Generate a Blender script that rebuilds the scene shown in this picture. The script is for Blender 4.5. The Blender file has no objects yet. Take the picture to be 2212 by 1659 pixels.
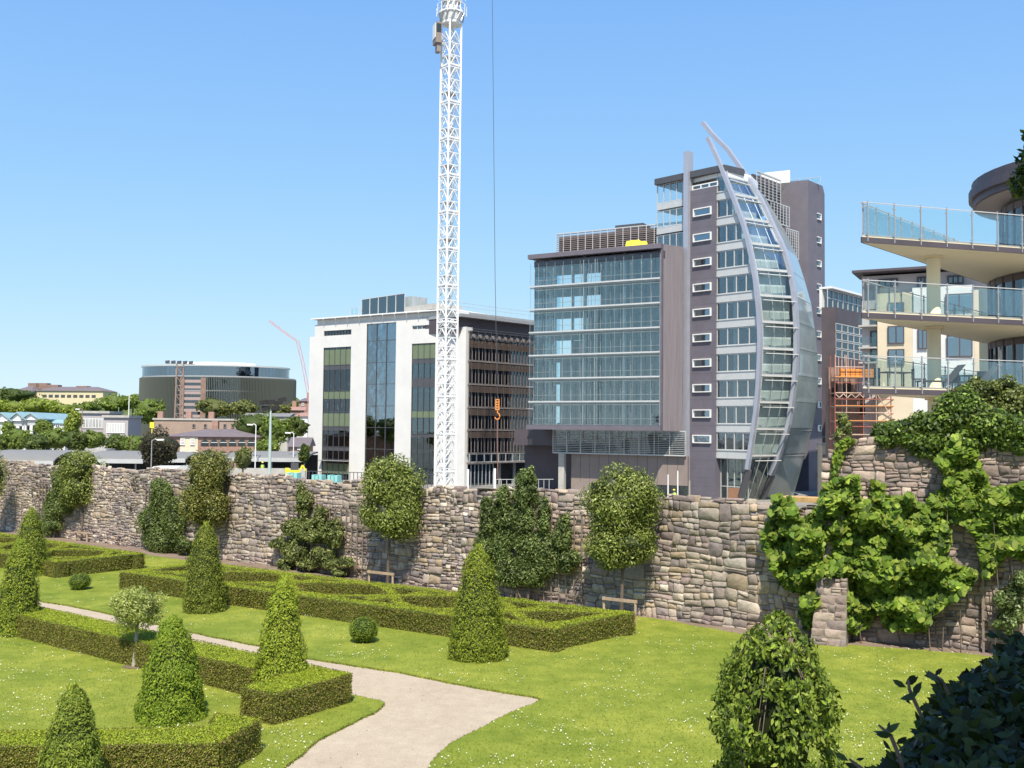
import bpy, math, random
import numpy as np
from mathutils import Vector, Matrix, noise
random.seed(7); RNG = np.random.default_rng(11)
sc = bpy.context.scene
COL = sc.collection
# ---------------------------------------------------------------- camera, world, sun, exposure
EYE = Vector((0, 0, 6.0)); FV = 2160.0; CX, CY = 1106.0, 829.5      # focal length and centre in sheet units (2212 wide)
ROT = Matrix.Rotation(math.radians(92.53), 3, 'X') @ Matrix.Rotation(math.radians(0.6), 3, 'Z')
cam = bpy.data.cameras.new('camera'); cam.sensor_width = 36; cam.lens = 36 * FV / 2212; cam.clip_end = 4000; cam.clip_start = .05
co = bpy.data.objects.new('camera', cam); COL.objects.link(co)
co.matrix_world = Matrix.Translation(EYE) @ ROT.to_4x4(); sc.camera = co
SUN_EL = 55.0
w = bpy.data.worlds.new('World'); sc.world = w; w.use_nodes = True
wn = w.node_tree; wn.nodes.clear()
sky = wn.nodes.new('ShaderNodeTexSky'); sky.sky_type = 'NISHITA'; sky.sun_disc = False
sky.sun_elevation = math.radians(SUN_EL); sky.sun_rotation = math.radians(180)
sky.air_density = .5; sky.dust_density = 0.2; sky.ozone_density = 8; sky.altitude = 50
bg = wn.nodes.new('ShaderNodeBackground'); bg.inputs[1].default_value = 0.15
wo = wn.nodes.new('ShaderNodeOutputWorld')
def vmn(op, a, b):
    n = wn.nodes.new('ShaderNodeVectorMath'); n.operation = op
    for i, q in enumerate((a, b)):
        if isinstance(q, tuple): n.inputs[i].default_value = q
        else: wn.links.new(q, n.inputs[i])
    return n.outputs[0]
num = vmn('MULTIPLY', sky.outputs[0], (3.05, 4.2, 14.6)); den = vmn('ADD', vmn('MULTIPLY', sky.outputs[0], (.57, .75, 2.72)), (1, 1, 1))   # soft shoulder, as the camera's own exposure gives
wn.links.new(vmn('DIVIDE', num, den), bg.inputs[0]); wn.links.new(bg.outputs[0], wo.inputs[0])
sl = bpy.data.lights.new('sun', 'SUN'); sl.energy = 5.0; sl.angle = math.radians(.5); sl.color = (1, .93, .79)
so = bpy.data.objects.new('sun', sl); COL.objects.link(so)
so.rotation_euler = (math.radians(90 - SUN_EL), 0, math.radians(0)); so.location = (0, -20, 60)
sc.view_settings.view_transform = 'Standard'; sc.view_settings.look = 'None'
sc.view_settings.exposure = 0.45; sc.view_settings.gamma = 1
# ---------------------------------------------------------------- helpers
def ray(x, y):
    return ROT @ Vector(((x - CX) / FV, -(y - CY) / FV, -1))
def G(x, y, z=0.0):
    r = ray(x, y); return EYE + r * ((z - EYE.z) / r.z)
def D(x, y, d):
    r = ray(x, y); return EYE + r * (d / r.y)
class Fr:                                   # a vertical facade frame: s along, n outwards, z up
    def __init__(s, o, ang):
        s.o = Vector((o[0], o[1])); a = math.radians(ang)
        s.e = Vector((math.cos(a), math.sin(a))); s.n = Vector((s.e.y, -s.e.x))
    def p(s, a, n, z):
        q = s.o + s.e * a + s.n * n; return Vector((q.x, q.y, z))
    def hit(s, x, y, n=0):
        r = ray(x, y); o = s.o + s.n * n
        den = r.x * s.n.x + r.y * s.n.y
        t = ((o.x - EYE.x) * s.n.x + (o.y - EYE.y) * s.n.y) / den
        q = EYE + r * t
        return ((q.x - s.o.x) * s.e.x + (q.y - s.o.y) * s.e.y, q.z)
    def S(s, x, y=900, n=0): return s.hit(x, y, n)[0]
    def Z(s, x, y, n=0): return s.hit(x, y, n)[1]
def zA(X, Y): return (.3125 * X, 639.4 + .3125 * Y)
def z2(X, Y): return (604.8 + X * .28116, 604.8 + Y * .28116)
def z3(X, Y): return (1123.2 + X * .38537, 449.3 + Y * .38537)
def z4(X, Y): return (1399.7 + X * .25, 241.9 + Y * .25)
def z5(X, Y): return (1399.7 + X * .2604, 656.6 + Y * .2604)
def z6(X, Y): return (1762.6 + X * .4271, 259.2 + Y * .4271)
def zV(X, Y): return (1607 + .375 * X, 794.9 + .375 * Y)
ORG = {}
def tag(o, label=None, cat=None, group=None, kind=None):
    if label: o['label'] = label
    if cat: o['category'] = cat
    if group: o['group'] = group
    if kind: o['kind'] = kind
    return o
def thing(name, label, cat, loc, group=None):
    o = bpy.data.objects.new(name, None); COL.objects.link(o)
    o.empty_display_size = .3
    o.location = loc; ORG[o] = Vector(loc); return tag(o, label, cat, group)
def finish(name, me, m, parent):
    me.materials.append(m)
    o = bpy.data.objects.new(name, me); COL.objects.link(o)
    if parent is not None:
        off = ORG[parent]; o.parent = parent; ORG[o] = off
    else:
        n = len(me.vertices); a = np.empty(n * 3, 'f'); me.vertices.foreach_get('co', a); a = a.reshape(-1, 3)
        lo, hi = a.min(0), a.max(0); off = Vector(((lo[0] + hi[0]) / 2, (lo[1] + hi[1]) / 2, float(lo[2]))); o.location = off
    me.transform(Matrix.Translation(-off)); return o
class MB:
    def __init__(s): s.v = []; s.f = []
    def add(s, vs, fs):
        b = len(s.v); s.v += [tuple(v) for v in vs]; s.f += [tuple(i + b for i in f) for f in fs]
    def hexa(s, c):
        s.add(c, [(0, 3, 2, 1), (4, 5, 6, 7), (0, 1, 5, 4), (1, 2, 6, 5), (2, 3, 7, 6), (3, 0, 4, 7)])
    def box(s, F, s0, s1, n0, n1, z0, z1):
        s.hexa([F.p(s0, n1, z0), F.p(s1, n1, z0), F.p(s1, n0, z0), F.p(s0, n0, z0), F.p(s0, n1, z1), F.p(s1, n1, z1), F.p(s1, n0, z1), F.p(s0, n0, z1)])
    def abox(s, x0, x1, y0, y1, z0, z1):
        s.hexa([(x0, y0, z0), (x1, y0, z0), (x1, y1, z0), (x0, y1, z0), (x0, y0, z1), (x1, y0, z1), (x1, y1, z1), (x0, y1, z1)])
    def prism(s, poly, z0, z1):
        n = len(poly)
        s.add([(p[0], p[1], z0) for p in poly] + [(p[0], p[1], z1) for p in poly],
              [tuple(range(n - 1, -1, -1)), tuple(range(n, 2 * n))] + [(i, (i + 1) % n, n + (i + 1) % n, n + i) for i in range(n)])
    def beam(s, p, q, w, h=None):
        p, q = Vector(p), Vector(q); d = (q - p)
        if d.length < 1e-6: return
        d.normalize(); h = h or w
        u = Vector((0, 0, 1)) if abs(d.z) < .9 else Vector((0, 1, 0))
        a = d.cross(u).normalized() * w / 2; b = a.cross(d).normalized() * h / 2
        s.hexa([p - a - b, p + a - b, p + a + b, p - a + b, q - a - b, q + a - b, q + a + b, q - a + b])
    def tube(s, pts, rs, n=8):
        pts = [Vector(p) for p in pts]
        if not hasattr(rs, '__len__'): rs = [rs] * len(pts)
        vs = []; fs = []; ua = None
        for i, p in enumerate(pts):
            d = (pts[min(i + 1, len(pts) - 1)] - pts[max(i - 1, 0)]).normalized()
            u = Vector((0, 0, 1)) if abs(d.z) < .9 else Vector((1, 0, 0))
            a = d.cross(u).normalized(); b = d.cross(a)
            for k in range(n):
                t = 2 * math.pi * k / n; vs.append(p + (a * math.cos(t) + b * math.sin(t)) * rs[i])
        for i in range(len(pts) - 1):
            for k in range(n):
                fs.append((i * n + k, i * n + (k + 1) % n, (i + 1) * n + (k + 1) % n, (i + 1) * n + k))
        fs.append(tuple(range(n))); fs.append(tuple((len(pts) - 1) * n + k for k in range(n - 1, -1, -1)))
        s.add(vs, fs)
    def quad(s, a, b, c, d): s.add([a, b, c, d], [(0, 1, 2, 3)])
    def build(s, name, m, parent=None, smooth=False):
        me = bpy.data.meshes.new(name); me.from_pydata(s.v, [], s.f)
        if smooth:
            for p in me.polygons: p.use_smooth = True
        me.update(); return finish(name, me, m, parent)
class Soup:                                 # fast polygon soup with a colour per face
    def __init__(s): s.V = []; s.L = []; s.T = []; s.C = []; s.n = 0
    def add(s, V, Fc, tint):
        V = np.asarray(V, 'f').reshape(-1, 3); Fc = np.asarray(Fc, 'i8')
        t = np.asarray(tint, 'f')
        if t.ndim == 1: t = np.tile(t, (len(Fc), 1))
        s.V.append(V); s.L.append((Fc + s.n).reshape(-1)); s.T.append(np.full(len(Fc), Fc.shape[1], 'i4')); s.C.append(t); s.n += len(V)
    def build(s, name, m, parent=None):
        V = np.concatenate(s.V); L = np.concatenate(s.L); T = np.concatenate(s.T); C = np.concatenate(s.C)
        me = bpy.data.meshes.new(name); me.vertices.add(len(V)); me.vertices.foreach_set('co', V.reshape(-1))
        me.loops.add(len(L)); me.loops.foreach_set('vertex_index', L.astype('i4'))
        me.polygons.add(len(T)); st = np.zeros(len(T), 'i4'); st[1:] = np.cumsum(T)[:-1]
        me.polygons.foreach_set('loop_start', st)
        me.update(calc_edges=True)
        at = me.attributes.new('tint', 'FLOAT_COLOR', 'FACE')
        at.data.foreach_set('color', np.concatenate([C, np.ones((len(C), 1), 'f')], 1).astype('f').reshape(-1))
        return finish(name, me, m, parent)
def unit(a): return a / (np.linalg.norm(a, axis=1, keepdims=True) + 1e-9)
QUAD = (np.array([(0, -.5), (.5, .0), (0, .5), (-.5, 0)]), [[0, 1, 2, 3]])
LEAF = (np.array([(0, -.5), (.38, -.12), (.3, .2), (0, .5), (-.3, .2), (-.38, -.12)]), [[0, 1, 2, 3, 4, 5]])
HEART = (np.array([(0, -.36), (.28, -.5), (.5, -.2), (.42, .14), (0, .55), (-.42, .14), (-.5, -.2), (-.28, -.5)]), [[0, 1, 2, 3, 4], [0, 4, 5, 6, 7]])
def leaves(soup, P, N, size, aspect=.6, jit=.6, tints=((.05, .09, .02),), shape=QUAD, up=None, bright=.25, fold=.0, svar=.35):
    P = np.asarray(P, 'f'); n = len(P)
    if n == 0: return
    nr = unit(np.asarray(N, 'f') + jit * RNG.normal(size=(n, 3)))
    t = RNG.normal(size=(n, 3))
    if up is not None: t = t * up[1] + np.asarray(up[0], 'f')
    t = unit(t - nr * (t * nr).sum(1, keepdims=True)); b = np.cross(nr, t)
    sz = size * (1 + svar * RNG.uniform(-1, 1, (n, 1)))
    pts, fc = shape
    V = np.empty((n, len(pts), 3), 'f')
    for i, (x, y) in enumerate(pts):
        V[:, i] = P + t * sz * y + b * sz * aspect * x - nr * sz * fold * abs(x)
    tn = np.asarray(tints, 'f'); k = RNG.integers(0, len(tn), n)
    c = tn[k] * (1 + bright * RNG.normal(size=(n, 1))).clip(.3, 2)
    Fs = []; Cs = []
    for f in fc:
        Fs.append(np.arange(n)[:, None] * len(pts) + np.array(f)[None, :]); Cs.append(c)
    soup.add(V.reshape(-1, 3), np.concatenate(Fs), np.concatenate(Cs))
def sphere_pts(n):
    d = RNG.normal(size=(n, 3)); return unit(d)
def icogrid(nu=14, nv=9):
    V = [];
    for j in range(nv + 1):
        a = math.pi * j / nv
        for i in range(nu): V.append((math.sin(a) * math.cos(2 * math.pi * i / nu), math.sin(a) * math.sin(2 * math.pi * i / nu), math.cos(a)))
    F = [(j * nu + i, (j + 1) * nu + i, (j + 1) * nu + (i + 1) % nu, j * nu + (i + 1) % nu) for j in range(nv) for i in range(nu)]
    return np.array(V, 'f'), np.array(F)
def blob(soup, c, r, tint, amp=.15, k=1.0):
    V, F = icogrid()
    d = np.array([1 + amp * noise.noise(Vector(v) * 1.9 + Vector(c) * .37) * 2.4 for v in V], 'f')[:, None]
    soup.add(V * d * np.asarray(r, 'f') * k + np.asarray(c, 'f'), F, tint)
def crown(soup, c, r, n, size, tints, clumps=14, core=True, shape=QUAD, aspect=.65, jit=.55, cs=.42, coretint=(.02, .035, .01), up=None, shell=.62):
    c = np.asarray(c, 'f'); r = np.asarray(r, 'f')
    d = sphere_pts(clumps); cc = d * RNG.uniform(shell - .12, shell + .1, (clumps, 1))
    k = RNG.integers(0, clumps, n); q = sphere_pts(n)
    rad = cs * RNG.uniform(.75, 1.15, (clumps, 1))[k] * RNG.uniform(.3, 1.06, (n, 1)) ** .5
    p = cc[k] + q * rad
    keep = np.linalg.norm(p, axis=1) > .42
    p, q = p[keep], q[keep]
    br = 1 + .16 * RNG.normal(size=clumps)
    N = unit(q + .5 * p + np.array([0, 0, .25]))
    tn = np.asarray(tints, 'f')
    leaves(soup, p * r + c, N, size, aspect, jit, tn, shape, up)
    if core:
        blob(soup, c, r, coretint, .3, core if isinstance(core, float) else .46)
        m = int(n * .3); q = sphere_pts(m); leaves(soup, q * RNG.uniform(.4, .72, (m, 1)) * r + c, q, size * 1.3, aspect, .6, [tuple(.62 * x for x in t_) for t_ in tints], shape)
def in_poly(x, y, poly):
    ins = np.zeros(len(x), bool); j = len(poly) - 1
    for i in range(len(poly)):
        xi, yi = poly[i]; xj, yj = poly[j]
        cond = ((yi > y) != (yj > y)) & (x < (xj - xi) * (y - yi) / (yj - yi + 1e-9) + xi)
        ins ^= cond; j = i
    return ins
# ---------------------------------------------------------------- materials
def mat(name, col, rough=.7, metal=0., var=.0, vs=3., bump=0., bs=20., spec=.4, col2=None, stretch=None, detail=6, coord='Object'):
    m = bpy.data.materials.new(name); m.use_nodes = True; t = m.node_tree; b = t.nodes['Principled BSDF']
    b.inputs['Roughness'].default_value = rough; b.inputs['Metallic'].default_value = metal
    b.inputs['Specular IOR Level'].default_value = spec
    b.inputs['Base Color'].default_value = (*col, 1)
    if var or bump or col2:
        tc = t.nodes.new('ShaderNodeTexCoord'); mp = t.nodes.new('ShaderNodeMapping'); t.links.new(tc.outputs[coord], mp.inputs[0])
        if stretch: mp.inputs['Scale'].default_value = stretch
    if var or col2:
        nz = t.nodes.new('ShaderNodeTexNoise'); nz.inputs['Scale'].default_value = vs; nz.inputs['Detail'].default_value = detail; nz.inputs['Roughness'].default_value = .65
        t.links.new(mp.outputs[0], nz.inputs[0])
        cr = t.nodes.new('ShaderNodeValToRGB'); c2 = col2 or tuple(c * (1 + var) for c in col); c1 = col if col2 else tuple(c * (1 - var) for c in col)
        cr.color_ramp.elements[0].color = (*c1, 1); cr.color_ramp.elements[1].color = (*c2, 1)
        cr.color_ramp.elements[0].position = .32; cr.color_ramp.elements[1].position = .68
        t.links.new(nz.outputs[0], cr.inputs[0]); t.links.new(cr.outputs[0], b.inputs['Base Color'])
    if bump:
        n2 = t.nodes.new('ShaderNodeTexNoise'); n2.inputs['Scale'].default_value = bs; n2.inputs['Detail'].default_value = 5; t.links.new(mp.outputs[0], n2.inputs[0])
        bp = t.nodes.new('ShaderNodeBump'); bp.inputs['Strength'].default_value = bump; bp.inputs['Distance'].default_value = .05
        t.links.new(n2.outputs[0], bp.inputs['Height']); t.links.new(bp.outputs[0], b.inputs['Normal'])
    return m
def leafmat(name, trans=.3, rough=.55, spec=.2):
    m = bpy.data.materials.new(name); m.use_nodes = True; t = m.node_tree; b = t.nodes['Principled BSDF']
    b.inputs['Roughness'].default_value = rough; b.inputs['Specular IOR Level'].default_value = spec
    a = t.nodes.new('ShaderNodeAttribute'); a.attribute_name = 'tint'
    t.links.new(a.outputs['Color'], b.inputs['Base Color'])
    tr = t.nodes.new('ShaderNodeBsdfTranslucent'); mu = t.nodes.new('ShaderNodeMixRGB'); mu.blend_type = 'MULTIPLY'; mu.inputs[0].default_value = 1; mu.inputs[2].default_value = (1.6, 1.5, .6, 1)
    t.links.new(a.outputs['Color'], mu.inputs[1]); t.links.new(mu.outputs[0], tr.inputs[0])
    mx = t.nodes.new('ShaderNodeMixShader'); mx.inputs[0].default_value = trans
    t.links.new(b.outputs[0], mx.inputs[1]); t.links.new(tr.outputs[0], mx.inputs[2]); t.links.new(mx.outputs[0], t.nodes['Material Output'].inputs[0])
    return m
def stonemat(name):
    m = bpy.data.materials.new(name); m.use_nodes = True; t = m.node_tree; b = t.nodes['Principled BSDF']
    b.inputs['Roughness'].default_value = .9; b.inputs['Specular IOR Level'].default_value = .2
    a = t.nodes.new('ShaderNodeAttribute'); a.attribute_name = 'tint'
    tc = t.nodes.new('ShaderNodeTexCoord'); nz = t.nodes.new('ShaderNodeTexNoise'); nz.inputs['Scale'].default_value = 7; nz.inputs['Detail'].default_value = 8; nz.inputs['Roughness'].default_value = .7
    t.links.new(tc.outputs['Object'], nz.inputs[0])
    mr = t.nodes.new('ShaderNodeMapRange'); mr.inputs[1].default_value = .3; mr.inputs[2].default_value = .7; mr.inputs[3].default_value = .78; mr.inputs[4].default_value = 1.28
    t.links.new(nz.outputs[0], mr.inputs[0])
    vm = t.nodes.new('ShaderNodeVectorMath'); vm.operation = 'SCALE'; t.links.new(a.outputs['Color'], vm.inputs[0]); t.links.new(mr.outputs[0], vm.inputs['Scale'])
    n3 = t.nodes.new('ShaderNodeTexNoise'); n3.inputs['Scale'].default_value = .55; n3.inputs['Detail'].default_value = 4; t.links.new(tc.outputs['Object'], n3.inputs[0])
    c3 = t.nodes.new('ShaderNodeValToRGB'); c3.color_ramp.elements[0].color = (.78, .77, .77, 1); c3.color_ramp.elements[1].color = (1.12, 1.07, 1.02, 1); c3.color_ramp.elements[0].position = .38; c3.color_ramp.elements[1].position = .62
    t.links.new(n3.outputs[0], c3.inputs[0]); v4 = t.nodes.new('ShaderNodeVectorMath'); v4.operation = 'MULTIPLY'; t.links.new(vm.outputs[0], v4.inputs[0]); t.links.new(c3.outputs[0], v4.inputs[1])
    t.links.new(v4.outputs[0], b.inputs['Base Color'])
    bp = t.nodes.new('ShaderNodeBump'); bp.inputs['Strength'].default_value = .9; bp.inputs['Distance'].default_value = .04
    t.links.new(nz.outputs[0], bp.inputs['Height']); t.links.new(bp.outputs[0], b.inputs['Normal'])
    return m
def glass(name, tint=(.55, .8, .78), refl=.25, tr=.85, rough=.02, fk=1.0):
    m = bpy.data.materials.new(name); m.use_nodes = True; t = m.node_tree; t.nodes.remove(t.nodes['Principled BSDF'])
    T = t.nodes.new('ShaderNodeBsdfTransparent'); T.inputs[0].default_value = tuple(math.sqrt(c * tr) for c in tint) + (1,)
    g = t.nodes.new('ShaderNodeBsdfGlossy'); g.inputs['Roughness'].default_value = rough; g.inputs[0].default_value = (.9, .97, 1, 1)
    f = t.nodes.new('ShaderNodeFresnel'); f.inputs[0].default_value = 1.5
    ad = t.nodes.new('ShaderNodeMath'); ad.operation = 'ADD'; ad.inputs[1].default_value = refl; ad.use_clamp = True
    fm = t.nodes.new('ShaderNodeMath'); fm.operation = 'MULTIPLY'; fm.inputs[1].default_value = fk; t.links.new(f.outputs[0], fm.inputs[0]); t.links.new(fm.outputs[0], ad.inputs[0])
    tc = t.nodes.new('ShaderNodeTexCoord'); nz = t.nodes.new('ShaderNodeTexNoise'); nz.inputs['Scale'].default_value = .6; bp = t.nodes.new('ShaderNodeBump'); bp.inputs['Strength'].default_value = .05; bp.inputs['Distance'].default_value = .2
    t.links.new(tc.outputs['Object'], nz.inputs[0]); t.links.new(nz.outputs[0], bp.inputs['Height']); t.links.new(bp.outputs[0], g.inputs['Normal'])
    mx = t.nodes.new('ShaderNodeMixShader'); t.links.new(ad.outputs[0], mx.inputs[0]); t.links.new(T.outputs[0], mx.inputs[1]); t.links.new(g.outputs[0], mx.inputs[2])
    t.links.new(mx.outputs[0], t.nodes['Material Output'].inputs[0]); return m
M = {}
M['leaf'] = leafmat('leaf'); M['yew'] = leafmat('yew_leaf', .18, .6, .2); M['stone'] = stonemat('rubble_stone'); M['gloss_leaf'] = leafmat('glossy_leaf', .2, .42, .3)
M['mortar'] = mat('mortar', (.25, .205, .17), .95, var=.25, vs=6)
M['soil'] = mat('soil', (.16, .115, .085), .95, var=.35, vs=4, bump=.6)
M['white'] = mat('white_render', (.66, .64, .62), .8, var=.05, vs=.35)
M['whitep'] = mat('white_paint', (.78, .77, .75), .5, var=.04, vs=2)
M['purple'] = mat('purple_grey_cladding', (.138, .124, .15), .6, var=.10, vs=.5)
M['purpled'] = mat('dark_cladding', (.085, .068, .078), .5, var=.15, vs=.4)
M['brownp'] = mat('brown_panel', (.25, .2, .18), .6, var=.1, vs=.5)
M['grey'] = mat('grey_metal', (.36, .36, .36), .45, .3, var=.08, vs=1)
M['lgrey'] = mat('light_grey_metal', (.55, .55, .54), .4, .2, var=.06, vs=1)
M['steel'] = mat('brushed_steel', (.40, .41, .47), .4, .3, var=.06, vs=.6)
M['dgrey'] = mat('dark_grey_metal', (.09, .09, .1), .5, .2, var=.1, vs=1)
M['black'] = mat('black_interior', (.02, .019, .02), .8, var=.2, vs=1)
M['inter'] = mat('interior_blue_grey', (.32, .35, .36), .9, var=.35, vs=.3, stretch=(1, 1, .3))
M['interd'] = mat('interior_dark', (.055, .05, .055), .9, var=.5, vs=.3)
M['conc'] = mat('concrete', (.42, .40, .37), .85, var=.14, vs=.8)
M['cream'] = mat('cream_render', (.66, .56, .42), .85, var=.05, vs=.3)
M['beige'] = mat('beige_render', (.62, .52, .38), .85, var=.07, vs=.3)
M['soffit'] = mat('cream_soffit', (.82, .69, .45), .8, var=.04, vs=.4)
M['g_box'] = glass('teal_glass', (.89, .95, .925), .07, .97); M['g_sail'] = glass('sail_glass', (.93, .985, .975), .03, .98, .05, .3); M['g_side'] = mat('sky_painted_side_glass', (.30, .37, .39), .12, var=.12, vs=.3, spec=.9)  # side glass: mirrored sky put into a pale diffuse colour
M['g_dark'] = glass('dark_tinted_glass', (.38, .52, .50), .07)
M['g_blue'] = glass('blue_mirror_glass', (.25, .42, .5), .24)
M['g_rail'] = glass('balustrade_glass', (.88, .97, .95), .015, .98, .02, .3)
M['g_green'] = glass('green_glass', (.6, .85, .7), .16)
M['brick'] = mat('red_brick', (.33, .2, .16), .9, var=.18, vs=2)
M['brickd'] = mat('dull_brick', (.24, .16, .13), .9, var=.2, vs=1)
M['slate'] = mat('slate_roof', (.16, .13, .135), .7, var=.15, vs=1, stretch=(1, 1, 6))
M['tealroof'] = mat('pale_teal_roof', (.28, .41, .43), .5, var=.15, vs=.5)
M['roofg'] = mat('grey_sheet_roof', (.20, .195, .185), .8, 0, var=.08, vs=.3)
M['yellow'] = mat('yellow_tarp', (.75, .66, .05), .5, var=.1, vs=3, bump=.5, bs=4)
M['orange'] = mat('orange_paint', (.72, .26, .06), .5, var=.15, vs=2)
M['red'] = mat('red_paint', (.5, .08, .06), .5, var=.15, vs=2)
M['wood'] = mat('weathered_wood', (.36, .26, .18), .85, var=.25, vs=6, stretch=(1, 1, .2), bump=.3)
M['woodd'] = mat('trellis_wood', (.22, .17, .14), .9, var=.25, vs=6)
M['bark'] = mat('bark', (.13, .10, .08), .95, var=.35, vs=9, bump=.6, stretch=(1, 1, .3))
M['barkg'] = mat('grey_bark', (.34, .30, .26), .9, var=.2, vs=9, stretch=(1, 1, .3))
M['teal'] = mat('teal_board', (.25, .55, .52), .6, var=.1, vs=2)
M['asphalt'] = mat('asphalt', (.13, .125, .12), .9, var=.2, vs=.6)
M['scafp'] = mat('scaffold_tube', (.55, .38, .30), .5, .3, var=.3, vs=.6)
M['scafr'] = mat('rusty_tube', (.34, .10, .07), .7, var=.3, vs=.8)
M['farglass'] = mat('distant_window_glass', (.035, .045, .05), .18, spec=.6)
M['rope'] = mat('steel_rope', (.07, .07, .08), .6)
M['skin'] = mat('skin', (.5, .3, .22), .6); M['hivis'] = mat('hi_vis_cloth', (.45, .7, .06), .7, var=.1, vs=6)
M['wicker'] = mat('dark_wicker', (.045, .04, .04), .7, var=.3, vs=20)
# ---------------------------------------------------------------- ground, path, lawns
def noisemix(t, mp, scale, c1, c2, lo=.35, hi=.65, detail=5):
    nz = t.nodes.new('ShaderNodeTexNoise'); nz.inputs['Scale'].default_value = scale; nz.inputs['Detail'].default_value = detail; nz.inputs['Roughness'].default_value = .7
    t.links.new(mp, nz.inputs[0]); cr = t.nodes.new('ShaderNodeValToRGB')
    cr.color_ramp.elements[0].color = (*c1, 1); cr.color_ramp.elements[1].color = (*c2, 1)
    cr.color_ramp.elements[0].position = lo; cr.color_ramp.elements[1].position = hi
    t.links.new(nz.outputs[0], cr.inputs[0]); return cr.outputs[0], nz.outputs[0]
def groundmat(name, layers, rough=.95, bump=.5, bd=.03, spec=.15):
    m = bpy.data.materials.new(name); m.use_nodes = True; t = m.node_tree; b = t.nodes['Principled BSDF']
    b.inputs['Roughness'].default_value = rough; b.inputs['Specular IOR Level'].default_value = spec
    g = t.nodes.new('ShaderNodeNewGeometry'); prev = None; h = None
    for sc_, c1, c2, lo, hi in layers:
        o, h = noisemix(t, g.outputs['Position'], sc_, c1, c2, lo, hi)
        if prev is None: prev = o
        else:
            mu = t.nodes.new('ShaderNodeMixRGB'); mu.blend_type = 'MULTIPLY'; mu.inputs[0].default_value = 1
            t.links.new(prev, mu.inputs[1]); t.links.new(o, mu.inputs[2]); prev = mu.outputs[0]
    t.links.new(prev, b.inputs['Base Color'])
    bp = t.nodes.new('ShaderNodeBump'); bp.inputs['Strength'].default_value = bump; bp.inputs['Distance'].default_value = bd
    t.links.new(h, bp.inputs['Height']); t.links.new(bp.outputs[0], b.inputs['Normal']); return m
M['lawn'] = groundmat('lawn_turf', [(.28, (.155, .20, .025), (.245, .27, .042), .35, .65), (1.3, (.76, .82, .72), (1.2, 1.13, 1.15), .36, .64), (18, (.88, .9, .88), (1.09, 1.07, 1.07), .3, .7)])
M['path'] = groundmat('gravel_path', [(.5, (.445, .36, .265), (.52, .43, .32), .3, .7), (3.5, (.88, .87, .86), (1.05, 1.05, 1.05), .3, .7), (45, (.6, .6, .6), (1.25, 1.25, 1.25), .25, .75)], bump=.5)
M['earth'] = groundmat('bare_earth', [(1.2, (.19, .14, .105), (.27, .205, .16), .35, .65), (30, (.75, .75, .75), (1.2, 1.2, 1.2), .3, .7)])
M['street'] = groundmat('street_surface', [(.05, (.2, .19, .175), (.3, .285, .26), .4, .6), (1.5, (.85, .85, .85), (1.1, 1.1, 1.1), .3, .7)])
M['hill'] = groundmat('hill_ground', [(.05, (.07, .10, .025), (.15, .17, .06), .4, .6), (.6, (.7, .7, .7), (1.2, 1.2, 1.2), .3, .7)])
def flat(name, poly, z, m, kind='structure', thick=None, lbl=None):
    mb = MB()
    if thick: mb.prism(poly, z - thick, z)
    else: mb.add([(p[0], p[1], z) for p in poly], [tuple(range(len(poly)))])
    o = mb.build(name, m); tag(o, kind=kind)
    if lbl: o['label'] = lbl
    return o
WL = Fr((-29.2, 57.0), math.degrees(math.atan2(-26.4, 36.2)))        # garden side of the stone wall
OLD = Fr((9.2, 29.45), -23.0)                                         # garden side of the old wall at the right
wlw = lambda s, n=0: tuple(WL.p(s, n, 0))[:2]
olw = lambda s, n=0: tuple(OLD.p(s, n, 0))[:2]
def P2(lst, z=0.0): return [tuple(G(x, y, z))[:2] for x, y in lst]
flat('garden_ground', [(-70, 6), (40, 6), (40, 15), olw(22, -.2), olw(0, -.2), wlw(46.5, -.2), wlw(-45, -.2)], 0, M['earth'], thick=4)
pathU = [(-150, 1262), (0, 1281), (82.6, 1296.8), (160, 1309), (244, 1326), (322, 1343), (402, 1362), (480, 1378), (566, 1394), (663, 1420), (760, 1436), (862, 1450), (981, 1475), (1080, 1492), (1150, 1503)]
pathR = [(1170, 1509.6), (1150, 1520), (1118, 1532), (1065, 1556.5), (1015, 1582), (971.5, 1606.5), (948, 1627), (930, 1648), (918, 1672), (905, 1720), (890, 1900)]
pathL = [(755, 1500), (778, 1503), (800, 1508), (822, 1512), (833, 1518), (828, 1528), (810, 1538), (784, 1548.7), (740, 1571), (693, 1597), (650, 1627), (603, 1665), (540, 1730), (430, 1900)]
H1b = [(-150, 1270), (0, 1293), (88, 1311), (246, 1346), (415, 1381), (562, 1413), (668, 1434), (757, 1455)]
def jag(pl, a=.035, step=.25):
    out = []
    for i in range(len(pl) - 1):
        p, q = Vector(pl[i]), Vector(pl[i + 1]); n = max(1, int((q - p).length / step))
        for k in range(n):
            r = p.lerp(q, k / n); v = noise.noise_vector(Vector((r.x * 1.3, r.y * 1.3, 0))) * a * 1.5 + noise.noise_vector(Vector((r.x * 6, r.y * 6, 3))) * a
            out.append((r.x + v.x, r.y + v.y))
    out.append(tuple(pl[-1])); return out
LZ = .05
upper_edge = jag(P2(pathU, LZ) + P2(pathR, LZ))
ul = upper_edge[0]
flat('gravel_path', [(-45, 8), (12, 8), (12, 22), tuple(P2([(1250, 1480)])[0]), tuple(P2([(900, 1400)])[0]), tuple(P2([(300, 1300)])[0]), tuple(P2([(-200, 1240)])[0])], .004, M['path'])
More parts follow.
